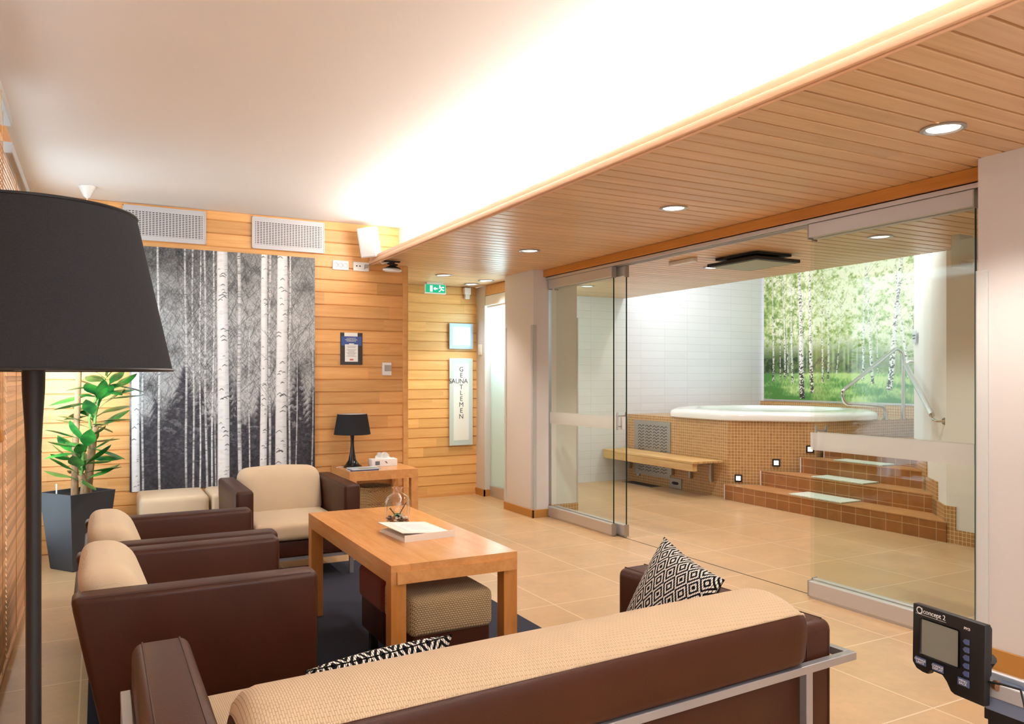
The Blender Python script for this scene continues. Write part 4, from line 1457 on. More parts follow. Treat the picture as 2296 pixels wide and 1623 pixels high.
def make_armchair(label):
    t = thing('armchair', label, 'armchair', (0, 0, 0), group='brown leather armchairs with cream cushions')
    W, D = 0.41, 0.41

    def sl(x, y, z):           # the rear edge leans outward with height
        return (x, y + (0.03 - (0.61 - z) * 0.20 if y > 0 else 0), z)
    for s in (-1, 1):
        a, b = sorted((s * W, s * (W - 0.115)))
        arm = MB().box(a, b, -D, D - 0.03, 0.15, 0.61, b=0.022, seg=4, warp=sl).build('armrest', M['leather'], t, smooth=50)
        m = MB()
        for e in (a + 0.010, b - 0.010):
            m.tube([(e, -D + 0.03, 0.6065), (e, D - 0.035, 0.6065)], 0.0022, 5)
        m.build('seam', M['seam'], arm)
    MB().box(-W + 0.117, W - 0.117, -D + 0.03, D - 0.05, 0.15, 0.262, b=0.015, seg=3, warp=lambda x, y, z: sl(x, y, z)).build('base', M['leather'], t, smooth=50)
    MB().box(-W + 0.117, W - 0.117, D - 0.10, D - 0.03, 0.262, 0.56, b=0.02, seg=3, warp=lambda x, y, z: (x, y - (0.56 - z) * 0.20 + 0.03, z)).build('back_panel', M['leather'], t, smooth=50)
    MB().soft(-W + 0.118, W - 0.118, -D - 0.01, D - 0.21, 0.268, 0.385, 0.035, (0.0, 0.006, 0.014)).build('seat_cushion', M['linen'], t, smooth=80)
    MB().soft(-W + 0.119, W - 0.119, D - 0.235, D - 0.045, 0.34, 0.672, 0.07, (0.004, 0.012, 0.018),
              warp=lambda x, y, z: (x, y + (z - 0.55) * 0.34 * (1 if z > 0.45 else 0.9), z)).build('back_cushion', M['linen'], t, smooth=80)
    f = MB()
    f.box(-W + 0.04, W - 0.04, -D + 0.04, -D + 0.065, 0.128, 0.15)
    f.box(-W + 0.04, W - 0.04, D - 0.20, D - 0.175, 0.128, 0.15)
    for s in (-1, 1):
        f.box(s * (W - 0.053) - 0.013, s * (W - 0.053) + 0.013, -D + 0.065, D - 0.20, 0.128, 0.15)
    f.build('frame', M['chrome'], t, smooth=0)
    for sx in (-1, 1):
        for y in (-D + 0.04, D - 0.20):
            MB().box(sx * (W - 0.053) - 0.014, sx * (W - 0.053) + 0.014, y, y + 0.025, 0.0, 0.128).build('leg', M['chrome'], t, smooth=0)
    return t


ch = make_armchair('brown leather armchair against the wall side, facing the camera')
ch['label'] = 'brown leather armchair by the side table, its cream seat facing the camera'
ch.location = (1.185, 5.61, RZ)
c2 = copy_tree(ch)
c2['label'] = 'brown leather armchair seen from its side, nearest the sofa'
c2.location = (0.33, 3.355, RZ)
c2.rotation_euler = (0, 0, PI / 2)
c3 = copy_tree(ch)
c3['label'] = 'brown leather armchair seen from its side, the one nearer the potted plant'
c3.location = (0.352, 4.205, RZ)
c3.rotation_euler = (0, 0, PI / 2)

# ------------------------------------------------------------------ sofa (back to the camera)
so = thing('sofa', 'long brown leather sofa with cream top cushion, its back to the camera', 'sofa', (1.025, 2.05, 0.0), PI)
X0, X1 = -0.955, 0.955      # local x runs opposite to world x
for s in (-1, 1):
    a, b = sorted((s * 0.955, s * 0.80))
    arm = MB().box(a, b, -0.42, 0.41, 0.13, 0.61, b=0.032, seg=5).build('armrest', M['leather'], so, smooth=50)
    m = MB()
    for e in (a + 0.028, b - 0.028):
        m.tube([(e, -0.40, 0.609), (e, 0.385, 0.609)], 0.003, 5)
        m.tube([(e, 0.3875, 0.605), (e, 0.4085, 0.58), (e, 0.4105, 0.50), (e, 0.4105, 0.2)], 0.0026, 5)
        m.tube([(e, -0.3975, 0.605), (e, -0.4185, 0.58), (e, -0.4205, 0.2)], 0.0026, 5)
    m.build('seam', M['seam'], arm)
MB().box(-0.798, 0.798, -0.40, 0.40, 0.13, 0.30, b=0.02, seg=3).build('base', M['leather'], so, smooth=50)
MB().box(-0.798, 0.798, 0.35, 0.415, 0.30, 0.50, b=0.012, seg=3).build('back_panel', M['leather'], so, smooth=50)
MB().soft(-0.795, 0.795, -0.42, 0.16, 0.302, 0.43, 0.04, (0, 0.008, 0.015), n=14).build('seat_cushion', M['cream'], so, smooth=80)
# back cushion: leather outside, woven cloth over the top and front
cpf = [(0.16, 0.40), (0.18, 0.60), (0.215, 0.668), (0.255, 0.697), (0.31, 0.707), (0.365, 0.700), (0.415, 0.683), (0.446, 0.668)]
lpf = [(0.446, 0.668), (0.456, 0.655), (0.460, 0.62), (0.456, 0.56), (0.445, 0.518), (0.40, 0.51), (0.3, 0.505), (0.2, 0.40), (0.16, 0.40)]


def cushion_skin(prof, x0, x1, n=26, r=0.05, close=False):
    m = MB()
    vs, fs = [], []
    xs = []
    for k in range(n + 1):
        xs.append(x0 + (x1 - x0) * (0.5 - 0.5 * math.cos(PI * k / n)))
    cy, cz = 0.31, 0.58
    for x in xs:
        d = min(x - x0, x1 - x)
        if d < r:
            q = 1 - (1 - math.sqrt(max(0, 1 - (1 - d / r) ** 2))) * 0.42
        else:
            q = 1
        for (y, z) in prof:
            vs.append((x, cy + (y - cy) * (0.55 + 0.45 * q), cz + (z - cz) * q))
    L = len(prof)
    for i in range(n):
        for j in range(L - 1):
            fs.append((i * L + j, i * L + j + 1, (i + 1) * L + j + 1, (i + 1) * L + j))
    m.add(vs, fs)
    return m, vs, L, n


def smooth_prof(p, k=4):
    out = []
    for i in range(len(p) - 1):
        p0, p1, p2, p3 = p[max(i - 1, 0)], p[i], p[i + 1], p[min(i + 2, len(p) - 1)]
        for s_ in range(k):
            u = s_ / k
            out.append(tuple(0.5 * (2 * p1[c] + (p2[c] - p0[c]) * u + (2 * p0[c] - 5 * p1[c] + 4 * p2[c] - p3[c]) * u * u + (3 * p1[c] - p0[c] - 3 * p2[c] + p3[c]) * u ** 3) for c in (0, 1)))
    out.append(p[-1])
    return out


cpf, lpf = smooth_prof(cpf), smooth_prof(lpf)
m1, v1, L1, n1 = cushion_skin(cpf, -0.79, 0.79)
m1.build('back_cushion', M['cream'], so, smooth=70)
m2, v2, L2, n2 = cushion_skin(lpf, -0.79, 0.79)
# end caps in leather
for e in (0, n1):
    loop = [v1[e * L1 + j] for j in range(L1)] + [v2[e * L2 + j] for j in range(1, L2 - 1)]
    m2.add(loop, [tuple(range(len(loop)))])
m2.build('cushion_back', M['leather'], so, smooth=70)
sm = MB()
sm.tube([(v1[e * L1 + L1 - 1][0], v1[e * L1 + L1 - 1][1] + 0.001, v1[e * L1 + L1 - 1][2]) for e in range(n1 + 1)], 0.004, 6)
sm.build('piping', M['cream'], so, smooth=70)
fr = MB()
fr.box(-1.005, 0.985, 0.425, 0.450, 0.488, 0.512, b=0.002)
for s in (-1, 1):
    fr.box(s * (0.992 if s < 0 else 0.972) - 0.013, s * (0.992 if s < 0 else 0.972) + 0.013, -0.33, 0.425, 0.488, 0.512, b=0.002)
fr.build('frame_rail', M['chrome'], so, smooth=0)
for x in (-0.79, 0.79):
    MB().box(x - 0.014, x + 0.014, 0.426, 0.448, 0.0, 0.488).build('leg', M['chrome'], so, smooth=0)
for s in (-1, 1):
    MB().box(s * (0.992 if s < 0 else 0.972) - 0.012, s * (0.992 if s < 0 else 0.972) + 0.012, -0.328, -0.306, 0.007, 0.488).build('leg', M['chrome'], so, smooth=0)


# the sofa stands a little askew to the room
QC = {(0, 0): (1.985, 2.50), (1, 0): (0.035, 2.42), (0, 1): (2.045, 1.605), (1, 1): (0.03, 1.495)}
for chd in so.children_recursive:
    for v_ in chd.data.vertices:
        u = (v_.co.x + 1.005) / 2.01
        w = (v_.co.y + 0.42) / 0.87
        wx, wy = (sum(((1 - u) if a == 0 else u) * ((1 - w) if b == 0 else w) * QC[(a, b)][c_] for a in (0, 1) for b in (0, 1)) for c_ in (0, 1))
        v_.co.x, v_.co.y = 1.025 - wx, 2.05 - wy


# ------------------------------------------------------------------ pillows
def pillow(name, label, corners, thick, M_front, M_back):
    """corners: bottom-left, bottom-right, top-right, top-left seen from the patterned side"""
    c = [Vector(q) for q in corners]
    o = thing(name, label, 'pillow', tuple((c[0] + c[1]) / 2), group='black and white patterned pillows')
    base = (c[0] + c[1]) / 2
    nrm = (c[1] - c[0]).cross(c[3] - c[0]).normalized()
    N = 24
    for side, mm, nm in ((1, M_front, 'front'), (-1, M_back, 'back')):
        vs, uvs, fs = [], [], []
        for j in range(N + 1):
            for i in range(N + 1):
                u, v = i / N, j / N
                p = (c[0] * (1 - u) + c[1] * u) * (1 - v) + (c[3] * (1 - u) + c[2] * u) * v
                a, b = 2 * u - 1, 2 * v - 1
                # edges draw in between the ears
                mid = (c[0] + c[1] + c[2] + c[3]) / 4
                pull = 0.07 * ((1 - a * a) * abs(b) ** 3 + (1 - b * b) * abs(a) ** 3)
                p = p + (mid - p) * pull
                h = (max(0, 1 - a * a) * max(0, 1 - b * b)) ** 0.45
                p = p + nrm * side * (thick / 2 * h + 0.002)
                vs.append(p - base)
                uvs.append((u, v))
        for j in range(N):
            for i in range(N):
                q = (j * (N + 1) + i, j * (N + 1) + i + 1, (j + 1) * (N + 1) + i + 1, (j + 1) * (N + 1) + i)
                fs.append(q if side > 0 else q[::-1])
        MB().add(vs, fs).build(nm, mm, o, smooth=80, uv=uvs)
    return o


pillow('throw_pillow', 'black and white diamond pillow standing in the right corner of the sofa',
       [(1.62, 2.25, 0.452), (1.63, 1.91, 0.452), (1.762, 1.872, 0.705), (1.803, 2.22, 0.774)], 0.13, M['zigzag'], M['black'])
pillow('throw_pillow', 'black and white diamond pillow peeking over the middle of the sofa back',
       [(0.45, 1.98, 0.452), (0.85, 2.02, 0.452), (0.825, 1.885, 0.672), (0.43, 1.84, 0.66)], 0.10, M['zigzag'], M['zigzag'])

# ------------------------------------------------------------------ coffee table and what stands on it
ct = thing('coffee_table', 'light wooden coffee table in the middle of the rug', 'table', (1.348, 3.735, RZ))
hx, hy_, H_ = 0.292, 0.702, 0.58 - RZ
mb = MB()
for k in range(7):
    a = -hx + 2 * hx * k / 7
    mb.box(a, a + 2 * hx / 7, -hy_, hy_, H_ - 0.028, H_, tint=0.25 + 0.5 * random.random())
mb.build('tabletop', M['table'], ct, smooth=0)
ap = MB()
for s in (-1, 1):
    ap.box(s * hx - (0.024 if s > 0 else 0), s * hx + (0.024 if s < 0 else 0), -hy_, hy_, H_ - 0.078, H_ - 0.028, tint=0.45)
    ap.box(-hx + 0.024, hx - 0.024, s * (hy_ - 0.002) - 0.012, s * (hy_ - 0.002) + 0.012 if s < 0 else hy_, H_ - 0.078, H_ - 0.0285, tint=0.6)
ap.build('apron', M['table'], ct, smooth=0)
for sx in (-1, 1):
    for sy in (-1, 1):
        MB().box(sx * hx - (0.066 if sx > 0 else 0), sx * hx + (0.066 if sx < 0 else 0), sy * hy_ - (0.066 if sy > 0 else 0), sy * hy_ + (0.066 if sy < 0 else 0), 0, H_ - 0.078, b=0.002, tint=0.5).build('leg', wood('leg wood', (214, 146, 78), (196, 124, 58), (9, 9, 1.2), 0.35, var=0.2) if 'legw' not in M else M['legw'], ct, smooth=0)

va = thing('terrarium_bottle', 'round glass bottle with pebbles and a small plant on coffee table', 'bottle', (1.393, 3.90, 0.58))
MB().lathe([(0.0, 0.001), (0.05, 0.001), (0.060, 0.006), (0.064, 0.03), (0.0665, 0.09), (0.066, 0.115), (0.058, 0.138), (0.040, 0.152), (0.024, 0.160), (0.0205, 0.168), (0.0205, 0.182), (0.030, 0.188), (0.030, 0.1915), (0.020, 0.1905)], 40).build('glass', M['vaseglass'], va, smooth=60)
pm = [plain('pebble %s' % n, c, 0.5) for n, c in (('pale', (226, 206, 186)), ('brown', (150, 108, 80)), ('dark', (52, 46, 44)))]
rnd = random.Random(4)
for k in range(75):
    a, r_ = rnd.random() * 2 * PI, 0.054 * math.sqrt(rnd.random())
    z = 0.008 + 0.03 * (k / 75)
    B = bmesh.new()
    bmesh.ops.create_icosphere(B, subdivisions=1, radius=0.0075 + 0.004 * rnd.random())
    MB().bm(B, M=Matrix.Translation((r_ * math.cos(a), r_ * math.sin(a), z)) @ Matrix.Rotation(rnd.random() * 3, 4, 'Z') @ Matrix.Diagonal((1.25, 0.9, 0.65, 1))).build('pebble', pm[k % 3], va, smooth=80)
tw = MB()
for a, r0, z1, x1 in ((0.3, 0.0, 0.105, 0.052), (3.3, 0.0, 0.088, 0.050)):
    p0 = Vector((0, 0, 0.03))
    p1 = Vector((x1 * math.cos(a), x1 * math.sin(a) - 0.01, z1))
    tw.tube([p0, (p0 + p1) / 2, p1], [0.003, 0.0025, 0.0015], 6)
    for k in range(22):
        q = p0 + (p1 - p0) * (0.2 + 0.8 * k / 22)
        d = Vector((math.cos(k * 2.4), math.sin(k * 2.4), 0.6)).normalized() * 0.010
        tw.tube([q, q + d], [0.0012, 0.0003], 4)
tw.build('twig', plain('dark twig', (34, 44, 36), 0.7), va)
lf = MB()
for k in range(7):
    a = k * 2 * PI / 7 + 0.3
    d = Vector((math.cos(a), math.sin(a), 0))
    s_ = Vector((-d.y, d.x, 0)) * 0.008
    p = [Vector((0, 0, 0.035)), d * 0.02 + Vector((0, 0, 0.052)), d * 0.045 + Vector((0, 0, 0.042))]
    lf.add([p[0] - s_ * .4, p[0] + s_ * .4, p[1] + s_, p[1] - s_, p[2] + s_ * .1, p[2] - s_ * .1], [(0, 1, 2, 3), (3, 2, 4, 5)])
lf.build('succulent', M['leaf'], va)

bk = thing('folder', 'white ring folder lying slightly open on the coffee table', 'book', (1.385, 3.595, 0.58), R(4))
MB().box(-0.135, 0.125, -0.15, 0.15, 0.0, 0.003).box(-0.135, 0.125, -0.154, -0.150, 0.0, 0.032).build('back_cover', plain('cream cover', (238, 226, 212), 0.6), bk, smooth=0)
MB().box(-0.13, 0.12, -0.145, 0.135, 0.0035, 0.016).build('pages', M['paper'], bk, smooth=0)
mc = Matrix.Translation((0, -0.150, 0.030)) @ Matrix.Rotation(R(0.5), 4, 'X') @ Matrix.Rotation(R(5), 4, 'Y') @ Matrix.Translation((-0.01, 0, 0))
MB().box(-0.135, 0.125, 0, 0.30, 0.0, 0.003, M=mc).build('front_cover', plain('cream cover front', (246, 238, 228), 0.5), bk, smooth=0)
MB().box(-0.085, 0.095, 0.03, 0.265, 0.0031, 0.0038, M=mc).build('title_sheet', M['paper'], bk, smooth=0)
mb = MB()
for k in range(8):
    mb.box(-0.05 + (k % 3) * 0.006, 0.06 - (k % 2) * 0.02, 0.08 + k * 0.02, 0.083 + k * 0.02, 0.0039, 0.0042, M=mc)
mb.build('text_lines', plain('pale print', (206, 204, 204), 0.8), bk, smooth=0)

# ------------------------------------------------------------------ ottomans
def ottoman(label, x0, x1, y0, y1, z0, cover, zc=0.25, h=0.42, group='leather ottomans with cloth covers'):
    cx, cy = (x0 + x1) / 2, (y0 + y1) / 2
    o = thing('ottoman', label, 'ottoman', (cx, cy, z0), group=group)
    w, d = (x1 - x0) / 2, (y1 - y0) / 2
    MB().box(-w + 0.012, w - 0.012, -d + 0.012, d - 0.012, 0.10, zc + 0.06, b=0.015, seg=3).build('body', M['leather'], o, smooth=50)
    MB().soft(-w, w, -d, d, zc, h, 0.032, (0.004, 0.004, 0.010)).build('cover', cover, o, smooth=70)
    for sx in (-1, 1):
        for sy in (-1, 1):
            MB().box(sx * (w - 0.06) - 0.018, sx * (w - 0.06) + 0.018, sy * (d - 0.06) - 0.018, sy * (d - 0.06) + 0.018, 0, 0.10).build('foot', M['black'], o, smooth=0)
    return o


ottoman('leather ottoman with coarse beige cover under the coffee table', 1.15, 1.535, 3.055, 3.41, RZ, M['cover'])
ottoman('leather ottoman with rust red cover under the coffee table', 1.15, 1.535, 3.435, 3.80, RZ, M['red'])
ottoman('cream covered ottoman at the plank wall, left of its pair below the birch picture', 0.275, 0.755, 6.34, 6.84, 0, M['linen'], 0.24, 0.45)
ottoman('cream covered ottoman at the plank wall, half hidden behind the far armchair', 0.775, 1.255, 6.34, 6.84, 0, M['linen'], 0.24, 0.45)

# ------------------------------------------------------------------ side table, lamp, box, magazines, basket
sd = thing('side_table', 'square light wooden side table in the corner by the plank wall', 'table', (2.13, 6.56, 0))
mb = MB()
for k in range(5):
    mb.box(-0.30 + 0.12 * k, -0.18 + 0.12 * k, -0.28, 0.28, 0.49, 0.565, tint=0.3 + 0.4 * random.random())
mb.build('tabletop', M['table'], sd, smooth=0)
for sx in (-1, 1):
    for sy in (-1, 1):
        MB().box(sx * 0.30 - (0.062 if sx > 0 else 0), sx * 0.30 + (0.062 if sx < 0 else 0), sy * 0.28 - (0.062 if sy > 0 else 0), sy * 0.28 + (0.062 if sy < 0 else 0), 0, 0.49, b=0.002).build('leg', M['table'], sd, smooth=0)
tl = thing('table_lamp', 'small black table lamp on the wooden side table', 'lamp', (1.965, 6.66, 0.565))
MB().lathe([(0.0, 0.001), (0.082, 0.001), (0.084, 0.008), (0.06, 0.022), (0.035, 0.06), (0.022, 0.12), (0.015, 0.19), (0.015, 0.24), (0.021, 0.31), (0.0, 0.31)], 36).build('base', M['blackgloss'], tl, smooth=60)
MB().lathe([(0.158, 0.285), (0.128, 0.462)], 48).lathe([(0.1262, 0.462), (0.156, 0.285)], 48).lathe([(0.128, 0.462), (0.1262, 0.462)], 48).lathe([(0.156, 0.285), (0.158, 0.285)], 48).build('lamp_shade', M['shade'], tl, smooth=60)
MB().lathe([(0.125, 0.461), (0.1548, 0.286)], 48).build('lining', M['shade_in'], tl, smooth=60)
MB().tube([(-0.08, -0.02, 0.006), (-0.12, -0.02, 0.008), (-0.146, -0.02, 0.004), (-0.142, -0.03, -0.08)][:3], 0.0028, 6).build('cord', M['plast'], tl)
tb = thing('tissue_box', 'white tissue box with a pulled tissue on the side table', 'box', (2.235, 6.64, 0.565), R(-2))
MB().box(-0.115, 0.115, -0.06, 0.06, 0.0, 0.062, b=0.002).build('carton', M['paper'], tb, smooth=0)
MB().box(-0.085, -0.045, -0.0612, -0.060, 0.012, 0.046).build('logo', plain('grey logo', (110, 116, 122), 0.6), tb, smooth=0)
MB().prism([(0.0, 0.046), (0.014, 0.042), (0.026, 0.028), (0.022, 0.022), (0.010, 0.032)], 'y', -0.0612, -0.060).build('leaf_mark', plain('dark leaf mark', (84, 78, 72), 0.6), tb, smooth=0)
ts = MB()
N = 14
vs, fs = [], []
for j in range(7):
    for i in range(N + 1):
        u, v = i / N, j / 6
        w_ = 0.075 - 0.02 * v
        vs.append(((u - 0.5) * 2 * w_ + 0.004 * math.sin(v * 9), 0.012 * math.sin(u * 14) * (0.3 + v) + 0.008 * math.sin(v * 5), 0.062 + 0.062 * v * (1 - 0.35 * abs(u - 0.45) * 2) + 0.006 * math.sin(u * 11) * v))
for j in range(6):
    for i in range(N):
        fs.append((j * (N + 1) + i, j * (N + 1) + i + 1, (j + 1) * (N + 1) + i + 1, (j + 1) * (N + 1) + i))
ts.add(vs, fs).build('tissue', M['paper'], tb, smooth=80)
for k, (c, lab) in enumerate((((40, 66, 116), 'dark blue magazine lying under another magazine beside the table lamp'), ((206, 216, 226), 'pale magazine lying on top of another magazine beside the table lamp'))):
    mg = thing('magazine', lab, 'magazine', (1.985 + 0.01 * k, 6.42, 0.565 + 0.0085 * k), R(-3 + 4 * k), group='magazines beside the table lamp')
    MB().box(-0.125, 0.115, -0.085, 0.085, 0.0, 0.006).build('pages', M['paper'], mg, smooth=0)
    MB().box(-0.126, 0.116, -0.086, 0.086, 0.006, 0.0075).box(-0.126, 0.116, -0.086, -0.0851, 0.0, 0.006).build('cover', plain('magazine cover %d' % k, c, 0.3), mg, smooth=0)
    if k:
        MB().box(-0.06, 0.10, -0.07, 0.0, 0.0075, 0.0078).build('cover_photo', plain('cover photo', (150, 170, 150), 0.3, grain=0.6, gscale=30), mg, smooth=0)
ba = thing('wicker_basket', 'round woven wicker basket on the floor under the side table', 'basket', (2.12, 6.56, 0))
MB().lathe([(0.0, 0.004), (0.14, 0.004), (0.15, 0.02), (0.165, 0.38), (0.160, 0.385), (0.145, 0.05), (0.0, 0.03)], 48).build('body', M['wick'], ba, smooth=60)
rp = []
for s in range(3):
    rp.append([((0.164 + 0.006 * math.cos(k * 0.9 + s * 2.1)) * math.cos(2 * PI * k / 160), (0.164 + 0.006 * math.cos(k * 0.9 + s * 2.1)) * math.sin(2 * PI * k / 160), 0.388 + 0.014 * math.sin(k * 0.9 + s * 2.1)) for k in range(161)])
mb = MB()
for q in rp:
    mb.tube(q, 0.007, 6)
for z in (0.27, 0.13):
    mb.lathe([(0.158 + (z - .13) * .04, z - 0.006), (0.166 + (z - .13) * .04, z), (0.158 + (z - .13) * .04, z + 0.006)], 48)
mb.build('braided_rim', M['wick'], ba, smooth=60)

# ------------------------------------------------------------------ floor lamp
fl = thing('floor_lamp', 'tall black floor lamp with a large black cloth shade', 'lamp', (-0.103, 1.672, 0))
MB().lathe([(0.0, 0.0), (0.125, 0.0), (0.127, 0.012), (0.06, 0.022), (0.02, 0.035), (0.0128, 0.09), (0.0126, 1.0), (0.0126, 1.215), (0.0150, 1.27), (0.0185, 1.33), (0.0195, 1.40), (0.0, 1.40)], 32).lathe([(0.0131, 1.212), (0.0131, 1.2145)], 32).build('pole', M['black'], fl, smooth=40)
SB, ST, RB, RT = 1.362, 1.652, 0.234, 0.171
MB().lathe([(RB, SB), (RT, ST), (RT - 0.0015, ST), (RB - 0.0015, SB), (RB, SB)], 96).build('lamp_shade', M['shade'], fl, smooth=40)
MB().lathe([(RB - 0.0025, SB + 0.001), (RT - 0.0025, ST - 0.001)], 96).build('lining', M['shade_in'], fl, smooth=60)
for rr, zz in ((RB, SB + 0.001), (RT, ST - 0.001)):
    MB().tube([(rr * math.cos(2 * PI * k / 96), rr * math.sin(2 * PI * k / 96), zz) for k in range(97)], 0.0028, 6).build('hem', M['black'], fl)
mb = MB()
for k in range(3):
    mb.tube([(0.0, 0, SB + 0.05), (0.218 * math.cos(k * 2.1), 0.218 * math.sin(k * 2.1), SB + 0.05)], 0.0018, 6)
mb.build('wire_spider', M['black'], fl)

# ------------------------------------------------------------------ potted plant
pp = thing('potted_dracaena', 'tall leafy plant in a square graphite planter by the window', 'plant', (-0.122, 6.345, 0), 0)
ang = math.atan2(0.2, -0.144) - PI / 2


def taper(x, y, z):
    k = 0.5 + 0.5 * 1.0
    s = (0.25 + 0.095 * z / 0.54) / 0.25
    return (x * s, y * s, z)


MZ = Matrix.Rotation(ang + PI / 2, 4, 'Z')
B = bmesh.new()
ls_ = []
for (hw, z) in ((0.118, 0.0), (0.1225, 0.006), (0.170, 0.535), (0.172, 0.54), (0.160, 0.54), (0.156, 0.50)):
    ls_.append([B.verts.new((sx * hw, sy * hw, z)) for sx, sy in ((-1, -1), (1, -1), (1, 1), (-1, 1))])
for a, b in zip(ls_[:-1], ls_[1:]):
    for i in range(4):
        B.faces.new((a[i], a[(i + 1) % 4], b[(i + 1) % 4], b[i]))
B.faces.new(ls_[0][::-1])
B.faces.new(ls_[-1])
MB().bm(B, M=MZ).build('planter', M['pot'], pp, smooth=25)
MB().box(-0.15, 0.15, -0.15, 0.15, 0.500, 0.512, M=MZ).build('soil', M['soil'], pp, smooth=0)
MB().tube([(-0.13, -0.02, 0.50), (-0.13, -0.02, 0.60)], 0.005, 8).build('water_gauge', M['plast'], pp)
stems = [[(-0.02, 0.0, 0.50), (-0.015, 0.0, 0.85), (-0.0, 0.0, 1.20), (0.012, 0.0, 1.55)],
         [(0.055, 0.02, 0.50), (0.075, 0.02, 0.70), (0.10, 0.02, 0.95), (0.115, 0.02, 1.0)],
         [(0.04, -0.04, 0.50), (0.045, -0.05, 0.58), (0.02, -0.06, 0.66)]]
for q, r_ in zip(stems, (0.022, 0.028, 0.026)):
    MB().tube(q, [r_ * 1.15, r_, r_ * 0.9, r_ * 0.85][:len(q)], 12).build('stem', M['bark'], pp, smooth=60)
shoots = MB()
rnd = random.Random(21)


def leaf(p, d, L, w, droop, roll):
    d = Vector(d).normalized()
    side = d.cross(Vector((0, 0, 1)))
    if side.length < 0.1:
        side = Vector((1, 0, 0))
    side.normalize()
    side = (Matrix.Rotation(roll, 3, d) @ side)
    n = 9
    vs, fs = [], []
    p = Vector(p)
    cur = p.copy()
    dd = d.copy()
    for k in range(n + 1):
        u = k / n
        ww = w * (0.16 + 0.84 * math.sin(PI * min(1, max(0, (u - 0.28) / 0.72)) ** 0.8) if u > 0.28 else 0.16)
        if u > 0.97:
            ww = 0.001
        up = dd.cross(side).normalized()
        vs += [cur - side * ww / 2 + up * ww * 0.12, cur, cur + side * ww / 2 + up * ww * 0.12]
        cur = cur + dd * L / n
        dd = (dd + Vector((0, 0, -droop / n * (0.4 + 1.4 * u)))).normalized()
    for k in range(n):
        a = 3 * k
        fs += [(a, a + 1, a + 4, a + 3), (a + 1, a + 2, a + 5, a + 4)]
    return vs, fs


fo = MB()
heads = [((0.02, -0.06, 0.70), 0.18, 16, 0.31, 0.40), ((0.045, -0.055, 0.86), 0.12, 12, 0.32, 0.5), ((0.10, 0.02, 1.02), 0.12, 10, 0.36, 0.5), ((0.13, 0.0, 1.18), 0.12, 11, 0.36, 0.6),
         ((0.18, -0.02, 1.30), 0.14, 12, 0.38, 0.6), ((0.015, 0.0, 1.62), 0.12, 14, 0.42, 0.5)]
sh = MB()
sh.tube([(0.02, -0.06, 0.62), (0.03, -0.06, 0.78), (0.045, -0.055, 0.95)], 0.011, 8)
sh.tube([(0.10, 0.02, 0.93), (0.11, 0.01, 1.08), (0.17, -0.02, 1.34)], 0.010, 8)
sh.tube([(0.09, 0.02, 0.92), (0.07, 0.0, 1.05), (0.13, 0.0, 1.24)], 0.010, 8)
sh.tube([(0.012, 0, 1.52), (0.015, 0, 1.70)], 0.011, 8)
sh.build('shoot', plain('green shoot', (106, 150, 70), 0.5), pp, smooth=60)
for (c, spread_, n, L, dr_) in heads:
    for k in range(n):
        a = k * 2.399 + rnd.random() * 0.4
        if math.sin(a) > 0.55 and rnd.random() < 0.5:
            a = -a
        el = -0.15 + 0.95 * rnd.random()
        p = Vector(c) + Vector((0, 0, (k / n - 0.5) * spread_))
        d = (math.cos(a) * math.cos(el), math.sin(a) * math.cos(el), math.sin(el))
        L_ = L * (0.75 + 0.35 * rnd.random())
        if p.x + d[0] * L_ < -0.24 + 0.0:
            L_ *= 0.55
        if p.y + d[1] * L_ > 0.42:
            L_ *= 0.6
        fo.add(*leaf(p, d, L_ * 0.92, 0.078 + 0.03 * rnd.random(), dr_ * (0.5 + rnd.random()), (rnd.random() - 0.5) * 0.8))
fo.build('foliage', M['leaf'], pp, smooth=70)

# ------------------------------------------------------------------ exercise machine at the lower right
em = thing('exercise_machine', 'black exercise monitor on a silver rail at lower right', 'exercise machine', (1.79, 1.05, 0))
LX, LY, RX, RY2, ZT, ZB = 1.800, 1.252, 1.778, 1.059, 0.785, 0.622
ex_ = Vector((RX - LX, RY2 - LY, 0)).normalized()
mM = frame((LX - 1.79, LY - 1.05, ZB), tuple(ex_), (0.02, 0, 1))       # x: left to right, y: up, z: towards the viewer
MW, MH = 0.1942, 0.163
mo = MB().prism([(0, 0.018), (0.012, 0.004), (0.03, 0.0), (0.045, 0.0), (0.052, 0.012), (0.085, 0.012), (0.097, 0.0), (0.108, -0.018), (0.118, -0.022), (MW, -0.022), (MW, MH), (0, MH)], 'z', -0.02, 0.0, bev=0.003, M=mM)
mo.box(0.02, MW - 0.01, 0.035, MH - 0.008, -0.042, -0.02, b=0.008, M=mM).build('monitor', M['black'], em, smooth=30)
MB().box(0.0255, 0.132, 0.043, 0.134, 0.0002, 0.0022, b=0.006, seg=3, M=mM).build('screen_bezel', M['blackgloss'], em, smooth=30)
MB().box(0.029, 0.1285, 0.046, 0.131, 0.0022, 0.0028, b=0.0002, M=mM).build('screen', plain('grey lcd', (142, 142, 132), 0.35), em, smooth=0)
bl = plain('slate blue key', (84, 96, 140), 0.5)
for k in range(5):
    z = 0.112 - k * 0.0185
    MB().prism([(0.141, z), (0.146, z + 0.006), (0.156, z + 0.006), (0.156, z - 0.006), (0.146, z - 0.006)], 'z', 0.0, 0.003, M=mM).build('side_key', bl, em, smooth=0)
mtx = lambda x, y, z=0.0035: mM @ Matrix.Translation((x, y, z))
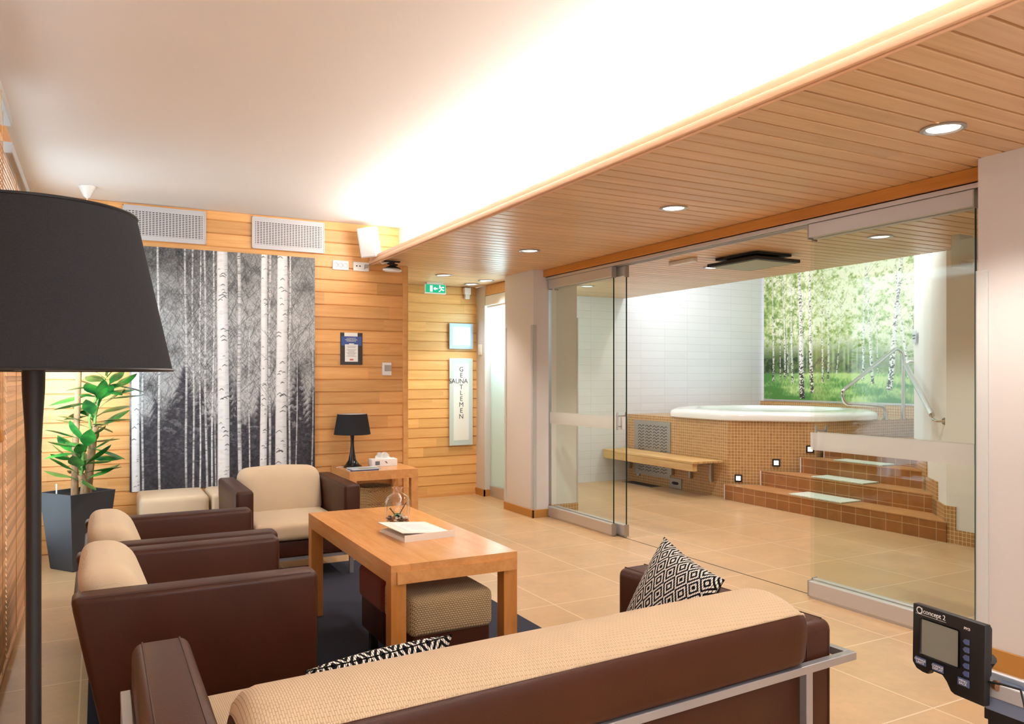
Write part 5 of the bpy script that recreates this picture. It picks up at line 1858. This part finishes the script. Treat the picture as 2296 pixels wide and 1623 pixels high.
for (x, y, s_) in ((0.026, 0.026, 'CHANGE\nUNITS'), (0.075, 0.026, 'CHANGE\nDISPLAY'), (0.143, 0.016, 'MENU\nBACK')):
    MB().box(x - 0.015, x + 0.015, y - 0.009, y + 0.009, 0, 0.0028, b=0.001, M=mM).build('label_key', bl, em, smooth=0)
    text_mesh('key_lettering', s_, 0.0078, M['paper'], em, mtx(x, y), extrude=0.0002, line=0.85)
text_mesh('logo_lettering', 'concept 2', 0.0165, M['paper'], em, mtx(0.062, 0.150, 0.001), extrude=0.0003, spacing=0.95)
lg = MB()
lg.lathe([(0.0062, 0.0), (0.0088, 0.0)], 24, M=mM @ Matrix.Translation((0.0205, 0.150, 0.0012)))
lg.box(0.010, 0.095, 0.1405, 0.1412, 0.0008, 0.0014, M=mM)
lg.box(0.0265, 0.0285, 0.1435, 0.157, 0.0008, 0.0014, M=mM)
lg.build('logo_mark', M['paper'], em, smooth=0)
text_mesh('model_lettering', 'PM3', 0.0092, M['paper'], em, mtx(0.150, 0.142, 0.001), extrude=0.0003)
# rail, bracket, cable, leg
ra, rb2 = Vector((1.85, 1.135, 0.632)), Vector((1.85, 0.35, 0.632))
rd = (rb2 - ra).normalized()
mR = frame(tuple(ra - Vector((1.79, 1.05, 0))), tuple(rd), tuple(Vector((0, 0, 1)).cross(rd).normalized()))
if mR.col[2][2] < 0:
    mR = frame(tuple(ra - Vector((1.79, 1.05, 0))), tuple(rd), tuple(rd.cross(Vector((0, 0, 1))).normalized()))
Lr = (rb2 - ra).length
MB().box(0, Lr, -0.04, -0.026, -0.016, 0.018, b=0.003, M=mR).box(0, Lr, 0.026, 0.04, -0.016, 0.018, b=0.003, M=mR).box(0, Lr, -0.026, 0.026, -0.016, -0.004, M=mR).build('rail', M['alu_light'], em, smooth=0)
ins = plain('blue grey insert', (70, 86, 110), 0.4)
for k in range(4):
    MB().box(0.06 + k * 0.1, 0.11 + k * 0.1, -0.025, 0.025, -0.004, 0.008, b=0.004, M=mR).build('rail_insert', ins, em, smooth=0)
MB().box(0.055, Lr, -0.034, 0.034, -0.05, -0.0165, b=0.003, M=mR).build('under_rail', plain('blue grey metal', (120, 132, 158), 0.4), em, smooth=0)
MB().tube([(0.03, 0.02, 0.70), (0.05, 0.05, 0.66), (0.052, 0.07, 0.635)], 0.014, 10).build('monitor_arm', M['black'], em)
MB().tube([(0.004, 0.01, 0.655), (-0.01, -0.03, 0.665), (-0.012, -0.07, 0.668), (-0.02, -0.085, 0.63)], 0.0028, 6).build('cable', M['black'], em)
MB().lathe([(0.0, -0.004), (0.011, -0.004), (0.012, 0.006), (0.0, 0.008)], 12, M=mM @ Matrix.Translation((MW + 0.005, 0.026, -0.03)) @ Matrix.Rotation(PI / 2, 4, 'Y')).build('knob', plain('copper bolt', (170, 128, 96), 0.3, 0.9), em)
MB().box(0.05, Lr - 0.05, -0.028, 0.028, -0.075, -0.05, M=mR).build('under_bar', M['black'], em, smooth=0)
pl = mR @ Vector((0.075, 0, -0.06))
MB().box(-0.12, 0.24, pl.y - 0.03, pl.y + 0.03, 0.0, 0.03, b=0.005).build('foot', M['black'], em, smooth=0)
MB().box(pl.x - 0.022, pl.x + 0.022, pl.y - 0.022, pl.y + 0.022, 0.03, pl.z, b=0.004).build('leg', M['black'], em, smooth=0)

# ------------------------------------------------------------------ small pieces belong to the part they sit on
SUB = {'lamp_shade': ('lining', 'hem', 'wire_spider'), 'monitor': ('screen_bezel', 'screen', 'side_key', 'label_key', 'key_lettering', 'logo_lettering', 'logo_mark', 'model_lettering', 'knob'),
       'front_cover': ('title_sheet', 'text_lines'), 'sheet': ('text_lines', 'stamp'), 'blue_band': ('heading', 'scroll'), 'face': ('letter', 'sauna_lettering', 'running_man'),
       'housing': ('screen', 'lens'), 'plate': ('wave_cuts', 'slot', 'outlet', 'plug', 'rocker', 'rim', 'lettering'), 'rim': ('overflow_grille',), 'carton': ('logo', 'leaf_mark'),
       'cover': ('cover_photo',), 'cabinet': ('grille',), 'frame': ('lens', 'slots'), 'trim_ring': ('lens',), 'planter': ('soil', 'water_gauge'), 'glass_plate': ('diffuser',), 'rail': ('rail_insert',)}
for root in [o for o in bpy.data.objects if o.parent is None]:
    kids = list(root.children)
    stems = {}
    for k in kids:
        stems.setdefault(k.name.split('.')[0], []).append(k)
    for par, subs in SUB.items():
        if len(stems.get(par, [])) == 1:
            for sname in subs:
                for k in stems.get(sname, []):
                    if k.parent == root and k is not stems[par][0] and stems[par][0].parent == root and not k.children:
                        k.parent = stems[par][0]
